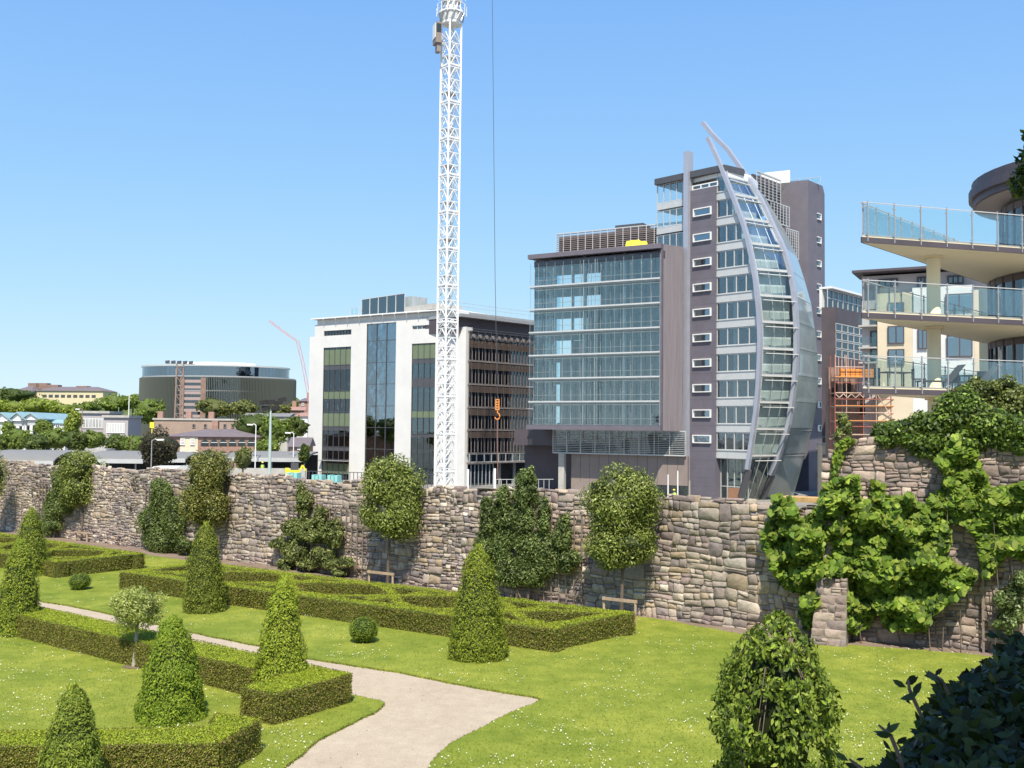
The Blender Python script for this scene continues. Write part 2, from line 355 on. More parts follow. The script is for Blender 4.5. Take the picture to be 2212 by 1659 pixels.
lawnA = upper_edge + [(2, 9), (30, 9), (30, 14)] + jag([olw(20, 1.6), olw(12, 1.1), olw(8, .9), olw(3.5, .75), olw(1, .9), olw(-.6, 1.5)] + [wlw(43.2, .55), wlw(41, .35), wlw(36.5, .5)], .1) + [wlw(30, 1.3), wlw(10, 1.6), wlw(-12, 1.6), wlw(-30, 1.6)] + [(-52, 46)]
flat('lawn', lawnA, LZ, M['lawn'], thick=.046)
lawnB = jag(P2(pathL, LZ)) + [(-40, 12), (-40, 34)] + [tuple(G(x, y, .66) + Vector((.05, .1, 0)))[:2] for x, y in H1b]
flat('lawn', lawnB, LZ, M['lawn'], thick=.046)
flat('street', [(-900, -900), (900, -900), (900, 230), (-900, 230)], -3.6, M['street'])
mb = MB(); xs = [-900 + i * 40 for i in range(46)]; ys = [205 + j * 25 for j in range(60)]
def hz(x, y):
    k = max(0, min(1, (y - 215) / 260)); left = max(.15, min(1, (20 - x) / 60))
    return -3.7 + 17 * k * k * (3 - 2 * k) * left + (3.5 * noise.noise(Vector((x * .008, y * .008, 0))) if y > 260 else 0) - (.1 if y < 215 else 0)
mb.add([(x, y, hz(x, y)) for y in ys for x in xs], [(j * 46 + i, j * 46 + i + 1, (j + 1) * 46 + i + 1, (j + 1) * 46 + i) for j in range(59) for i in range(45)])
tag(mb.build('hillside', M['hill'], smooth=True), kind='structure')
# grass tufts and daisies over the lawn one sees
def scatter_lawn(n, dmax=60):
    out = []
    A = np.array(lawnA); B = np.array(lawnB)
    while sum(map(len, out)) < n:
        x = RNG.uniform(-100, 2300, 60000); y = 1150 + RNG.uniform(0, 540, 60000)
        r = np.array([ray(a, b) for a, b in zip(x[:20000], y[:20000])]); t = (LZ - 6) / r[:, 2]
        P = r * t[:, None]; X, Y = P[:, 0], P[:, 1]
        ok = (Y < dmax) & (Y > 0) & (in_poly(X, Y, lawnA) | in_poly(X, Y, lawnB))
        out.append(np.stack([X[ok], Y[ok], np.full(ok.sum(), LZ)], 1))
    return np.concatenate(out)[:n]
g = scatter_lawn(60000)
s = Soup(); up = np.tile([0, -.35, .9], (len(g), 1))
leaves(s, g + np.array([0, 0, .012]), np.tile([0, -.7, .5], (len(g), 1)), .042, .35, .5, ((.19, .235, .032), (.21, .255, .036), (.24, .27, .042), (.18, .22, .03)), QUAD, ((0, 0, 1), .5), .08)
tag(s.build('grass', M['leaf']), 'short mown lawn grass, slightly tufted', kind='stuff')
gd = scatter_lawn(60000)
dn = np.array([noise.noise(Vector((p[0] * .55, p[1] * .55, 2))) + .7 * noise.noise(Vector((p[0] * 2.1, p[1] * 2.1, 5))) for p in gd[:36000]])
gd = gd[:36000][dn > -.02]; gd = gd[RNG.uniform(size=len(gd)) < .17]
s = Soup(); hexs = (np.array([(math.cos(a) * .5, math.sin(a) * .5) for a in np.arange(6) * math.pi / 3]), [[0, 1, 2, 3, 4, 5]])
leaves(s, gd + np.array([0, 0, .045]), np.tile([0, -.25, 1], (len(gd), 1)), .024, 1, .25, ((.75, .75, .68), (.8, .78, .6)), hexs, None, .05)
tag(s.build('daisies', M['leaf']), 'white daisies and clover scattered in drifts over the lawn', kind='stuff')
# ragged grass along the path edges
s = Soup(); P = []
for pl in (upper_edge, jag(P2(pathL, LZ))):
    for i in range(len(pl) - 1):
        p, q = Vector(pl[i]), Vector(pl[i + 1]); L = (q - p).length
        if p.y > 60 or p.y < 12: continue
        for k in range(int(L * 90)): u = random.random(); P.append((p.x + (q.x - p.x) * u + random.gauss(0, .018), p.y + (q.y - p.y) * u + random.gauss(0, .018), LZ - random.uniform(0, .03)))
leaves(s, P, np.tile([0, -.8, .4], (len(P), 1)), .055, .3, .6, ((.16, .2, .03), (.12, .16, .025), (.2, .22, .04), (.10, .12, .02)), QUAD, ((0, 0, 1), .7), .25)
tag(s.build('edge_grass', M['leaf']), 'ragged grass hanging over the edges of the gravel path', kind='stuff')
s = Soup(); m = 2600; X = RNG.uniform(-30, 9, m * 4); Y = RNG.uniform(12, 60, m * 4); ok = ~(in_poly(X, Y, lawnA) | in_poly(X, Y, lawnB)); X, Y = X[ok][:m], Y[ok][:m]
leaves(s, np.stack([X, Y, np.full(len(X), .014)], 1), np.tile([0, 0, 1], (len(X), 1)), .03, .8, .3, ((.3, .26, .2), (.55, .5, .42), (.2, .17, .13)), hexs, None, .2)
tag(s.build('path_pebbles', M['leaf']), 'loose pebbles and bits of leaf on the gravel', kind='stuff')
# ---------------------------------------------------------------- hedges
HT_TOP = ((.285, .34, .025), (.34, .385, .032), (.23, .30, .025), (.32, .355, .04))  # brighter tops: new growth, with the sun's lift also put into the colour
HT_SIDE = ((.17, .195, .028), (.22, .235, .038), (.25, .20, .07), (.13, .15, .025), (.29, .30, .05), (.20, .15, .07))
def hedge(name, label, group, strips, dens, size, h=.66):
    s = Soup()
    for k, (poly, closed) in enumerate(strips):
        P = [Vector(p) for p in poly]; n = len(P); hh = h - .03 - .004 * (k % 5)
        ar = sum(P[i].x * P[(i + 1) % n].y - P[(i + 1) % n].x * P[i].y for i in range(n)) / 2
        if ar < 0: P = P[::-1]
        c = sum(P, Vector((0, 0))) / n
        Q = [p + (c - p).normalized() * .03 for p in P]
        mbv = [(p.x, p.y, 0) for p in Q] + [(p.x, p.y, hh) for p in Q]
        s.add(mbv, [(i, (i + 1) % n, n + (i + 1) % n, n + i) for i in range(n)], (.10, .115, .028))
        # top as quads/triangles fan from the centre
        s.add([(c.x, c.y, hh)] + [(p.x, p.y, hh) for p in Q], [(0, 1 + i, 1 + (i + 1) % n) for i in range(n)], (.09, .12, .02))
        # leaves: top
        xs = [p.x for p in P]; ysv = [p.y for p in P]; a = abs(ar); m = int((max(xs) - min(xs)) * (max(ysv) - min(ysv)) * dens)
        X = RNG.uniform(min(xs), max(xs), m); Y = RNG.uniform(min(ysv), max(ysv), m); ok = in_poly(X, Y, [(p.x, p.y) for p in P]); X, Y = X[ok], Y[ok]
        wob = np.array([noise.noise(Vector((x * 1.6, y * 1.6, 1))) for x, y in zip(X, Y)]) * .035
        Z = h + wob + RNG.normal(size=len(X)) * .012
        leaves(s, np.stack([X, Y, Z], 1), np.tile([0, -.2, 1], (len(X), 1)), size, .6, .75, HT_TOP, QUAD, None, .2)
        for i in range(n):
            p, q = P[i], P[(i + 1) % n]; L = (q - p).length; nrm = Vector((q.y - p.y, p.x - q.x)).normalized(); m = int(L * h * dens * 1.7)
            u = RNG.uniform(0, 1, m); z = RNG.uniform(0, h + .01, m)
            X = p.x + (q.x - p.x) * u; Y = p.y + (q.y - p.y) * u
            wob = np.array([noise.noise(Vector((x * 2.1, y * 2.1, zz * 2.5))) for x, y, zz in zip(X, Y, z)]) * .035 + .035 + RNG.normal(size=m) * .014
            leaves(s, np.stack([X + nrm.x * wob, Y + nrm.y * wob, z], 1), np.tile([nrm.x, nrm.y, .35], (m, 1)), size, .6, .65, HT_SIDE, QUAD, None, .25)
    return tag(s.build(name, M['leaf']), label, 'hedge', group)
def T2(lst, z=.66): return [tuple(G(x, y, z))[:2] for x, y in lst]
def strip(pts, wdt):
    out = []
    for i in range(len(pts) - 1):
        p, q = Vector(pts[i]), Vector(pts[i + 1]); d = (q - p).normalized(); nn = Vector((-d.y, d.x)) * wdt / 2; p2 = p - d * .0; q2 = q + d * .05
        out.append(([p2 - nn, q2 - nn, q2 + nn, p2 + nn], 1))
    return out
# H1: L hedge in front of the path
a_f = T2([(-60, 1310), (88, 1332), (270.6, 1366), (422, 1411)]); a_b = T2([(-60, 1291), (88, 1311), (246, 1346), (415, 1381), (757, 1455)])
ix = Vector(a_b[-1]); cor = Vector(T2([(757, 1455)])[0]); lo = Vector(T2([(590, 1499)])[0])
dirA = (Vector(a_b[4]) - Vector(a_b[1])).normalized(); dirB = (lo - cor).normalized()
nA = Vector((dirA.y, -dirA.x)); TH = 1.0
if nA.y > 0: nA = -nA
strips = []
b0 = cor - dirA * 19
strips.append(([b0, cor, cor + nA * TH, b0 + nA * TH], 1))
backB = -dirA * .95
strips.append(([cor + nA * .02, lo, lo + backB, cor + backB + nA * .02], 1))
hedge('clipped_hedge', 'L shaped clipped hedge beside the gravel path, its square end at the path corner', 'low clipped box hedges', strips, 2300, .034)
# H2: hedge at the bottom left
q0, q1, q2, q3 = [Vector(p) for p in T2([(0, 1611), (474.6, 1604), (562, 1550), (467, 1541)])]
q4, q5 = [Vector(p) for p in T2([(302, 1580), (0, 1583)])]
lft = (q0 - q1).normalized() * 4
strips = [([q0 + lft, q1, q1 + Vector((.05, .9)), q5 + lft], 1), ([q1, q2, q3, q1 + Vector((-.42, .85))], 1)]
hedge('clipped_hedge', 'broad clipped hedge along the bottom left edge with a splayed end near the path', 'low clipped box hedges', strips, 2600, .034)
# parterres
def parterre(label, FL, FR, RB, LB, nodes, dens, u1=1.0):
    FL, FR, RB, LB = [Vector(v) for v in (FL, FR, RB, LB)]
    def uv(u, v): return FL.lerp(FR, u).lerp(LB.lerp(RB, u), v)
    W = .47; iv = .068
    st = []
    st += strip([uv(0, iv), uv(.33, iv), uv(.66, iv), uv(1, iv)], W) + strip([uv(0, 1 - iv), uv(.33, 1 - iv), uv(.66, 1 - iv), uv(1, 1 - iv)], W)
    st += strip([uv(.018, 0.02), uv(.018, .98)], W) + strip([uv(1 - .018, .02), uv(1 - .018, .98)], W)
    per = nodes[1] - nodes[0]
    for sg in (1, -1):
        pl = []
        u = 0.02
        while u < .985:
            v = .5 + sg * .37 * math.sin(math.pi * (u - nodes[0]) / per)
            pl.append(uv(u, v)); u += .018
        st += strip(pl, W * .72)
    for nd in nodes:
        c = uv(nd, .5); st += strip([uv(nd - .012, .2), uv(nd + .012, .8)], .36)
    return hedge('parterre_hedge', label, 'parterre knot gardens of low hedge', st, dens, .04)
fl, fr, rb = G(258, 1235, .66), G(1194, 1358.5, .66), G(1372, 1323, .66); lb = G(432, 1212.5, .66)
parterre('long parterre of interlaced low hedges in the middle of the lawn below the wall', fl.xy, fr.xy, rb.xy, lb.xy, [.12, .364, .614, .855], 1100)
fr2, rb2 = G(119, 1214, .66), G(313, 1195, .66); dv = Vector((-.80, .60)) * 16
parterre('parterre of interlaced low hedges cut by the left edge, behind the two yew cones', fr2.xy + dv, fr2.xy, rb2.xy, rb2.xy + dv, [.10, .32, .54, .76], 800)
# ---------------------------------------------------------------- yew cones and balls
FULL = [.95, 1, .96, .80, .59, .39, .23, .04]; MIDP = [.95, 1, .93, .76, .55, .36, .22, .04]; SLIM = [.9, 1, .93, .68, .5, .34, .2, .03]
def cone(label, x, y, top, wpx, n, seed, lean=0, prof=.0, z0=0, tn=((.18, .235, .022), (.24, .30, .03), (.13, .185, .02), (.30, .335, .035))):
    n = int(n * 1.4); b = G(x, y, z0); d = b.y + wpx / FV * b.y * .5; b = Vector((ray(x, y).x / ray(x, y).y * d, d, z0)); h = D(x, top, d).z - z0; R = wpx / 2 / FV * d
    t = thing('yew_cone', label, 'topiary', b, 'clipped yew cones on the lawn')
    s = Soup(); off = Vector((seed, 0, 0))
    def rad(k, th): # k height fraction
        r = R * (1 - k) ** .62 * (.98 + .05 * math.sin(k * 5 + seed)) if prof == 0 else R * (1 - k ** 2.2) ** .75
        r = R * float(np.interp(k, [0, .04, .2, .5, .75, .9, .97, 1], SLIM if prof < 0 else (MIDP if prof > 0 else FULL)))
        return r * (1 + .10 * noise.noise(Vector((math.cos(th) * 1.3, math.sin(th) * 1.3, k * 5)) + off))
    nu, nv = 22, 16; V = []
    for j in range(nv + 1):
        k = j / nv
        for i in range(nu): th = 2 * math.pi * i / nu; r = rad(min(k, .995), th) * .9; V.append((b.x + r * math.cos(th), b.y + r * math.sin(th), z0 + k * h * .97))
    s.add(V, [(j * nu + i, j * nu + (i + 1) % nu, (j + 1) * nu + (i + 1) % nu, (j + 1) * nu + i) for j in range(nv) for i in range(nu)], (.04, .055, .012))
    k = 1 - np.sqrt(RNG.uniform(0.0, 1, n)) * .999; k = np.where(RNG.uniform(size=n) < .12, RNG.uniform(.75, 1.0, n), k); th = RNG.uniform(0, 2 * math.pi, n)
    r = np.array([rad(min(a, .995), c) for a, c in zip(k, th)]) * RNG.uniform(.90, 1.05, n) + RNG.normal(size=n) * .012
    P = np.stack([b.x + r * np.cos(th), b.y + r * np.sin(th), z0 + k * h + .0 * k], 1)
    clump = np.array([noise.noise(Vector(p) * 4.5) for p in P]); P[:, 0] += np.cos(th) * clump * .085; P[:, 1] += np.sin(th) * clump * .085
    N = np.stack([np.cos(th), np.sin(th), .45 + .3 * k], 1); size = .064
    tn = [tuple(.97 * x for x in q_) for q_ in tn]; leaves(s, P, N, size, .32, .5, tn, QUAD, ((0, 0, 1), .8), .22)
    # leader shoots at the tip
    m = 60; P = np.stack([b.x + RNG.normal(size=m) * .04, b.y + RNG.normal(size=m) * .04, z0 + h * (.97 + RNG.uniform(0, .05, m))], 1); leaves(s, P, np.tile([0, -1, .2], (m, 1)), .1, .25, .4, tn, QUAD, ((0, 0, 1), .3))
    ORGt = t; s.build('foliage', M['yew'], t)
    mb = MB(); mb.tube([b, b + Vector((0, 0, h * .5))], [.06, .03], 7); mb.build('trunk', M['bark'], t)
    return t
cone('largest yew cone at the left edge, standing on the end of the hedge', 38, 1381, 1168, 92, 9000, 1)
cone('bright yew cone half hidden behind another cone at the left edge', 64, 1250, 1099, 76, 6000, 2)
cone('yew cone with brownish base standing in front of the long parterre', 440, 1331, 1131, 90, 8500, 3, tn=((.155, .19, .022), (.20, .24, .028), (.11, .135, .02), (.25, .27, .035)))
cone('broad dark based yew cone in front of the right end of the long parterre', 1030, 1438, 1180, 122, 12000, 4, tn=((.165, .21, .02), (.225, .275, .028), (.12, .15, .02), (.28, .315, .03)))
cone('tall slender yew cone inside the corner of the L shaped hedge', 606, 1526, 1248, 124, 12000, 5, prof=-.9, tn=((.22, .29, .025), (.29, .35, .03), (.17, .23, .02), (.34, .38, .04)))
cone('shaggy yew cone behind the bottom left hedge', 368, 1576, 1334, 140, 13000, 6, prof=.2, tn=((.19, .265, .022), (.25, .325, .03), (.13, .20, .018)))
cone('ragged yew cone with a loose tip in front of the bottom left hedge', 151, 1775, 1482, 134, 11000, 7, prof=.4, tn=((.17, .225, .03), (.23, .28, .035), (.12, .165, .02)))
def ball(label, x, y, wpx, top, n):
    b = G(x, y, 0); d = b.y + wpx / FV * b.y * .4; b = Vector((ray(x, y).x / ray(x, y).y * d, d, LZ)); r = wpx / 2 / FV * d; h = D(x, top, d).z / 2
    t = thing('box_ball', label, 'topiary', b, 'small clipped box balls on the lawn'); s = Soup(); c = b + Vector((0, 0, h * .98))
    blob(s, c, (r, r, h), (.03, .05, .012), .05, .9)
    q = sphere_pts(n); leaves(s, q * np.array([r, r, h]) * RNG.uniform(.93, 1.06, (n, 1)) + np.array(c), q + np.array([0, 0, .4]), .035, .6, .6, ((.17, .235, .03), (.23, .29, .035), (.12, .18, .02)), QUAD)
    s.build('foliage', M['leaf'], t); mb = MB(); mb.tube([b - Vector((0, 0, .05)), c], .03, 6); mb.build('trunk', M['bark'], t)
ball('small round box ball on the grass left of the path, near the left parterre', 172, 1279, 45, 1241, 2200)
ball('small round box ball between the long parterre and the path', 785, 1396, 60, 1336, 3500)
# variegated ball on a stem
b = G(290, 1444, 0); t = thing('lollipop_tree', 'variegated cream leaved ball on a bare pale stem in front of the hedge', 'topiary tree', b)
c = D(299, 1311, b.y + .1); s = Soup(); crown(s, c, (.68, .68, .60), 11000, .052, ((.40, .43, .14), (.52, .52, .24), (.27, .33, .07), (.18, .25, .05), (.34, .38, .11)), 34, True, LEAF, .55, .6, .34, (.05, .075, .02), None, .72); s.build('crown', M['leaf'], t)
mb = MB(); mb.tube([b, b + (c - b) * .3, c], [.075, .05, .035], 8); mb.build('trunk', M['barkg'], t)
s = Soup(); k = [(b.x + .28 * math.cos(a) , b.y + .28 * math.sin(a)) for a in np.arange(14) * math.pi / 7]
flat('soil_patch', k, LZ + .006, M['soil'])
# ---------------------------------------------------------------- rubble walls
STC = [(.44, .355, .29), (.35, .28, .24), (.50, .42, .345), (.46, .35, .23), (.27, .215, .205), (.41, .325, .275), (.58, .50, .42), (.44, .36, .28), (.32, .24, .225), (.40, .33, .275), (.38, .31, .28), (.30, .25, .25)]
OLC = [(.27, .215, .19), (.34, .275, .24), (.21, .175, .165), (.40, .33, .28), (.30, .235, .21), (.24, .19, .17)]
def rubble(soup, F, s0, s1, z0, topf, pal, wmax=.85, hmax=.42, dep=.06, n0=0, warp=.14, mort=.008, bul=.008):
    rects = []; z = z0
    ztop = max(topf(s0 + (s1 - s0) * i / 40) for i in range(41)); courses = []
    while z < ztop:
        h = random.uniform(.38, .62); courses.append((z, min(z + h, ztop + .02))); z += h
    def split(a, b, c, d, lim):
        wd, ht = b - a, d - c; wl, hl = lim
        if wd > wl and (wd / wl > ht / hl or ht <= hl):
            k = a + wd * random.uniform(.32, .68); split(a, k, c, d, nl()); split(k, b, c, d, nl())
        elif ht > hl:
            k = c + ht * random.uniform(.3, .7); split(a, b, c, k, nl()); split(a, b, k, d, nl())
        else: rects.append((a, b, c, d))
    def nl(): q = random.random(); return ((.28 + .57 * q * q) * wmax / .85, random.uniform(.14, 1) * hmax + .05)
    for (c, d) in courses:
        a = s0
        while a < s1:
            b = min(s1, a + random.uniform(.9, 2.2))
            if s1 - b < .3: b = s1
            split(a, b, c, d, nl()); a = b
    V = []; Q = []; T = []; CQ = []; CT = []
    for (a, b, c, d) in rects:
        tp = topf((a + b) / 2) + random.uniform(-.05, .05)
        if c > tp - .06: continue
        d = min(d, tp)
        col = np.array(random.choice(pal)) * random.uniform(.82, 1.2)
        wd, ht = b - a, d - c; m = mort * random.uniform(.6, 1.5); cr = min(wd, ht) * random.uniform(.06, .26)
        a += m; b -= m; c += m * .8; d -= m * .8
        if b - a < .05 or d - c < .03: continue
        o = [(a + cr * random.uniform(.3, 1.3), c), (b - cr * random.uniform(.3, 1.3), c), (b, c + cr * random.uniform(.3, 1.1)), (b, d - cr * random.uniform(.3, 1.2)), (b - cr * random.uniform(.3, 1.4), d), (a + cr * random.uniform(.3, 1.4), d), (a, d - cr * random.uniform(.3, 1.2)), (a, c + cr * random.uniform(.3, 1.1))]
        cx, cz = (a + b) / 2, (c + d) / 2; dp = dep * random.uniform(.35, 1.1); tx, tz = random.uniform(-.12, .12), random.uniform(-.16, .16)
        base = len(V)
        for ring, (kk, nn) in enumerate(((1.0, -.06), (1.0, dp * .6), (.89, dp + bul * .6))):
            for (x, zz) in o:
                x2 = cx + (x - cx) * kk; z3_ = cz + (zz - cz) * kk
                wv = noise.noise_vector(Vector((x2 * 1.1, z3_ * 1.7, 3.3))) * warp
                nn2 = n0 + nn + ((x2 - cx) * tx + (z3_ - cz) * tz + random.uniform(-.008, .008) if ring else 0)
                V.append(F.p(x2 + wv.x, nn2, z3_ + wv.y * .8))
        V.append(F.p(cx, n0 + dp + bul * random.uniform(.3, .9), cz))
        for r in (0, 1):
            for i in range(8):
                j = (i + 1) % 8; Q.append((base + r * 8 + i, base + r * 8 + j, base + r * 8 + 8 + j, base + r * 8 + 8 + i)); CQ.append(col * random.uniform(.93, 1.07))
        for i in range(8): T.append((base + 16 + i, base + 16 + (i + 1) % 8, base + 24)); CT.append(col * random.uniform(.9, 1.1))
    V = np.array([tuple(v) for v in V])
    soup.add(V, Q, np.array(CQ)); soup.add(np.zeros((0, 3)), np.zeros((0, 3), 'i8'), np.zeros((0, 3)))
    soup.V.append(np.zeros((0, 3), 'f')); base = soup.n - len(V)
    soup.L.append((np.array(T) + base).reshape(-1)); soup.T.append(np.full(len(T), 3, 'i4')); soup.C.append(np.array(CT, 'f'))
t = thing('stone_wall', 'long grey rubble stone wall across the garden, behind the trained trees', 'wall', WL.p(22, 0, 0))
def wtop(s): return 3.83 + .07 * math.sin(s * .9) + .05 * math.sin(s * 2.7) - (.0 if s > 0 else 0)
sp = Soup(); STC = [tuple(.86 * (x * .8 + .2 * (sum(c) / 3)) for x in c) for c in STC]
rubble(sp, WL, -14, 16, -.05, wtop, STC, .8, .32, .06); rubble(sp, WL, 16, 34, -.05, wtop, STC, .9, .40, .06); rubble(sp, WL, 34, 47.6, -.05, wtop, STC, 1.1, .54, .06)
sp.build('stone_face', M['stone'], t)
mb = MB(); mb.box(WL, -40, 47.9, -.55, -.0, -3.6, 3.62); mb.build('core', M['mortar'], t)
sp = Soup()
a = -14
while a < 47.4:
    b_ = a + random.uniform(.35, 1.0); zt = wtop(a) - .02; rubble(sp, WL, a, b_, zt - .16, lambda s: zt + random.uniform(-.02, .07), STC, 1.2, .5, .05, -.08, .03); a = b_
sp.build('coping', M['stone'], t)
# old wall at the right
t = thing('old_wall', 'taller dark old stone wall at the right, overgrown with big leaved vine', 'wall', OLD.p(8, 0, 0))
otop = lambda s: min(5.75 + .12 * math.sin(s * 1.3), 4.6 + (s + .2) * 2.2)
sp = Soup(); rubble(sp, OLD, -.1, 9, 0, otop, OLC, 1.0, .36, .06, 0, .16, .008)
rubble(sp, OLD, 9, 20, 0, otop, OLC, 1.0, .36, .06, 0, .16, .008); sp.build('stone_face', M['stone'], t)
mb = MB(); mb.box(OLD, -.05, 22, -.8, 0, -3, 5.2); mb.box(OLD, .5, 22, -.8, 0, 5.2, 5.6); mb.build('core', M['mortar'], t)
# buttress
BX = Fr(D(1757, 1370, 29.0).xy, -23); sp = Soup()
bw = .95; zt = D(1790, 1245, 28.9).z
for k in range(8):
    z0_, z1_ = zt * k / 8, zt * (k + 1) / 8; n_ = .75 - .45 * k / 8; q = .02 * random.random()
    rubble(sp, BX, .0 + .02 * k, bw, z0_ - .01, lambda s: z1_, OLC, .8, .5, .03, n_, .02, .006, .008)
sp.build('buttress', M['stone'], t)
mb = MB(); f = BX
mb.hexa([f.p(0, .78, 0), f.p(bw, .78, 0), f.p(bw, -.8, 0), f.p(0, -.8, 0), f.p(.14, .32, zt), f.p(bw, .32, zt), f.p(bw, -.8, zt), f.p(.14, -.8, zt)]); mb.build('buttress_core', M['mortar'], t)
mb = MB(); mb.box(WL, WL.S(1682, 1068, .1), WL.S(1772, 1068, .1), -.6, .12, 3.93, 4.06); tag(mb.build('timber_plank', M['orange'] if 0 else mat('ochre_timber', (.5, .31, .13), .8, var=.2, vs=5)), 'ochre timber plank lying on the wall top beside the old wall', 'plank')
# ---------------------------------------------------------------- trees trained in front of the stone wall
EVT = ((.18, .22, .04), (.24, .28, .06), (.12, .155, .03), (.31, .34, .10), (.20, .245, .05), (.09, .115, .025))
def wtree(label, bx, by, parts, n, leaf=.085, stake=True, tints=EVT, gd=None):
    b = G(bx, by, 0)
    t = thing('standard_tree', label, 'tree', b, 'round headed evergreen trees trained in front of the wall'); s = Soup()
    mn = None
    for (cx, cy, rx, ry, fr) in parts:
        c = D(cx, cy, b.y); R = rx / FV * b.y; Hh = ry / FV * b.y
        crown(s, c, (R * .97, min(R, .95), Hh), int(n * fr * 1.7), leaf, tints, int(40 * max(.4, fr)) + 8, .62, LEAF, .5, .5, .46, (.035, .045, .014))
        mn = c if mn is None or c.z < mn.z else mn
    s.build('crown', M['gloss_leaf'], t)
    mb = MB(); mb.tube([b, b + Vector((.02, 0, (mn.z) * .5)), mn], [.06, .05, .04], 7); mb.build('trunk', M['bark'], t)
    if gd:
        g0, g1, gt = gd; p = G(g0, by, 0); q = G(g1, by + (g1 - g0) * .13, 0); hh = D(g0, gt, p.y).z
        g = thing('tree_guard', 'low wooden frame at the foot of the ' + ' '.join(label.split(',')[0].replace('in front of the white office building', 'below the white building').split(' with a notch')[0].split(' left of')[0].split()[:7]), 'tree guard', (p + q) / 2, 'low timber stake frames at the tree feet')
        for k in (p, q): mb = MB(); mb.beam(k, k + Vector((0, 0, hh)), .07); mb.build('post', M['wood'], g)
        mb = MB(); mb.beam(p + Vector((-.05, -.05, hh - .04)), q + Vector((.05, -.05, hh - .04)), .05, .09); mb.build('crossbar', M['wood'], g)
wtree('wall tree cut by the left edge of the picture', -22, 1155, [(-25, 1030, 38, 66, 1)], 5000, .10)
wtree('dark round wall tree left of the yellowish one, second from the left edge', 176, 1168, [(176, 1010, 54, 44, .6), (172, 1055, 56, 45, .6)], 9000, .10, gd=(163, 188, 1147))
wtree('yellowish tall oval wall tree behind the brown based yew cone', 470, 1212, [(452, 1020, 58, 56, .65), (446, 1090, 60, 62, .65)], 12000, .10, tints=((.19, .19, .04), (.24, .24, .06), (.14, .15, .03), (.29, .28, .09), (.10, .12, .025)))
wtree('round headed wall tree in front of the white office building', 837, 1268, [(847, 1045, 73, 64, .62), (846, 1108, 73, 66, .6)], 15000, .10, gd=(797, 848, 1232))
wtree('large two tiered wall tree with a notch below its round head', 1342, 1342, [(1341, 1078, 94, 72, .72), (1345, 1178, 84, 54, .45), (1330, 1134, 62, 34, .12)], 17000, .10, gd=(1304, 1372, 1289))
# shrubs trained flat on trellis
def wshrub(label, patches, n, trel, tints, leaf=.10, stems=()):
    xs = [p[0] for p in patches]; cx = sum(xs) / len(xs); ss = WL.S(cx, 1150)
    t = thing('trained_shrub', label, 'shrub', WL.p(ss, .4, 0), 'climbing shrubs trained against the stone wall'); s = Soup()
    ar = sum(p[2] * p[3] for p in patches)
    for (x, y, rx, ry) in patches:
        a, z = WL.hit(x, y, .4); sc_ = (D(x, y, 1) - D(x + 1, y, 1)).length * WL.p(a, 0, 0).y; R = rx * sc_ * 1.28; Hh = ry * sc_ * 1.12
        c = WL.p(a, .38, z); k = int(2.2 * n * rx * ry / ar); cl = max(7, int(R * Hh * 18))
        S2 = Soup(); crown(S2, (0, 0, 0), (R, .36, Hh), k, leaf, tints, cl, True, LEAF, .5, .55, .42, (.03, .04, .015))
        ca, sa = WL.e.x, WL.e.y
        for i in range(len(S2.V)):
            V = S2.V[i]; X = V[:, 0] * ca - V[:, 1] * sa + c.x; Y = V[:, 0] * sa + V[:, 1] * ca + c.y; S2.V[i] = np.stack([X, Y, V[:, 2] + c.z], 1)
        s.V += S2.V; s.L += [l + s.n for l in S2.L]; s.T += S2.T; s.C += S2.C; s.n += S2.n
    s.build('foliage', M['leaf'], t)
    for k in range(4):
        mb = MB(); x, y, rx, ry = patches[k % len(patches)]; a, z = WL.hit(x, y, .3); mb.tube([WL.p(ss + (k - 1.5) * .25, .35, 0), WL.p((a + ss) / 2, .3, z * .5), WL.p(a, .3, z)], [.035, .028, .015], 6); mb.build('stem', M['bark'], t)
    if trel:
        x0, x1, yt = trel; s0, s1 = WL.S(x0, yt), WL.S(x1, yt); zt = WL.Z((x0 + x1) / 2, yt)
        g = thing('trellis', 'timber wall trellis behind the ' + label.split(',')[0], 'trellis', WL.p((s0 + s1) / 2, .12, 0), 'timber trellises on the stone wall')
        nb = max(4, int((s1 - s0) / .3)); mb = MB()
        for k in range(nb + 1): a = s0 + (s1 - s0) * k / nb; mb.box(WL, a - .018, a + .018, .12, .15, .1, zt)
        mb.build('upright', M['woodd'], g)
        for z in (zt - .12, zt * .72, zt * .42, .4): mb = MB(); mb.box(WL, s0 - .05, s1 + .05, .153, .18, z - .02, z + .02); mb.build('rail', M['woodd'], g)
SH1 = ((.15, .205, .06), (.20, .26, .08), (.10, .145, .04), (.27, .31, .13), (.075, .105, .035))
SH2 = ((.19, .23, .07), (.26, .29, .10), (.13, .17, .05), (.34, .35, .15), (.09, .115, .035))
wshrub('small leaved shrub beside the second wall tree', [(112, 1100, 32, 40), (124, 1040, 16, 36), (108, 1135, 32, 24), (140, 1085, 18, 30)], 4200, (91, 125, 1040), SH1)
wshrub('spreading pale leaved shrub left of the yellowish wall tree', [(345, 1080, 38, 42), (322, 1130, 34, 40), (372, 1120, 34, 50), (345, 1170, 56, 32), (395, 1182, 24, 22), (338, 1048, 22, 18)], 8500, (320, 350, 1050), SH1)
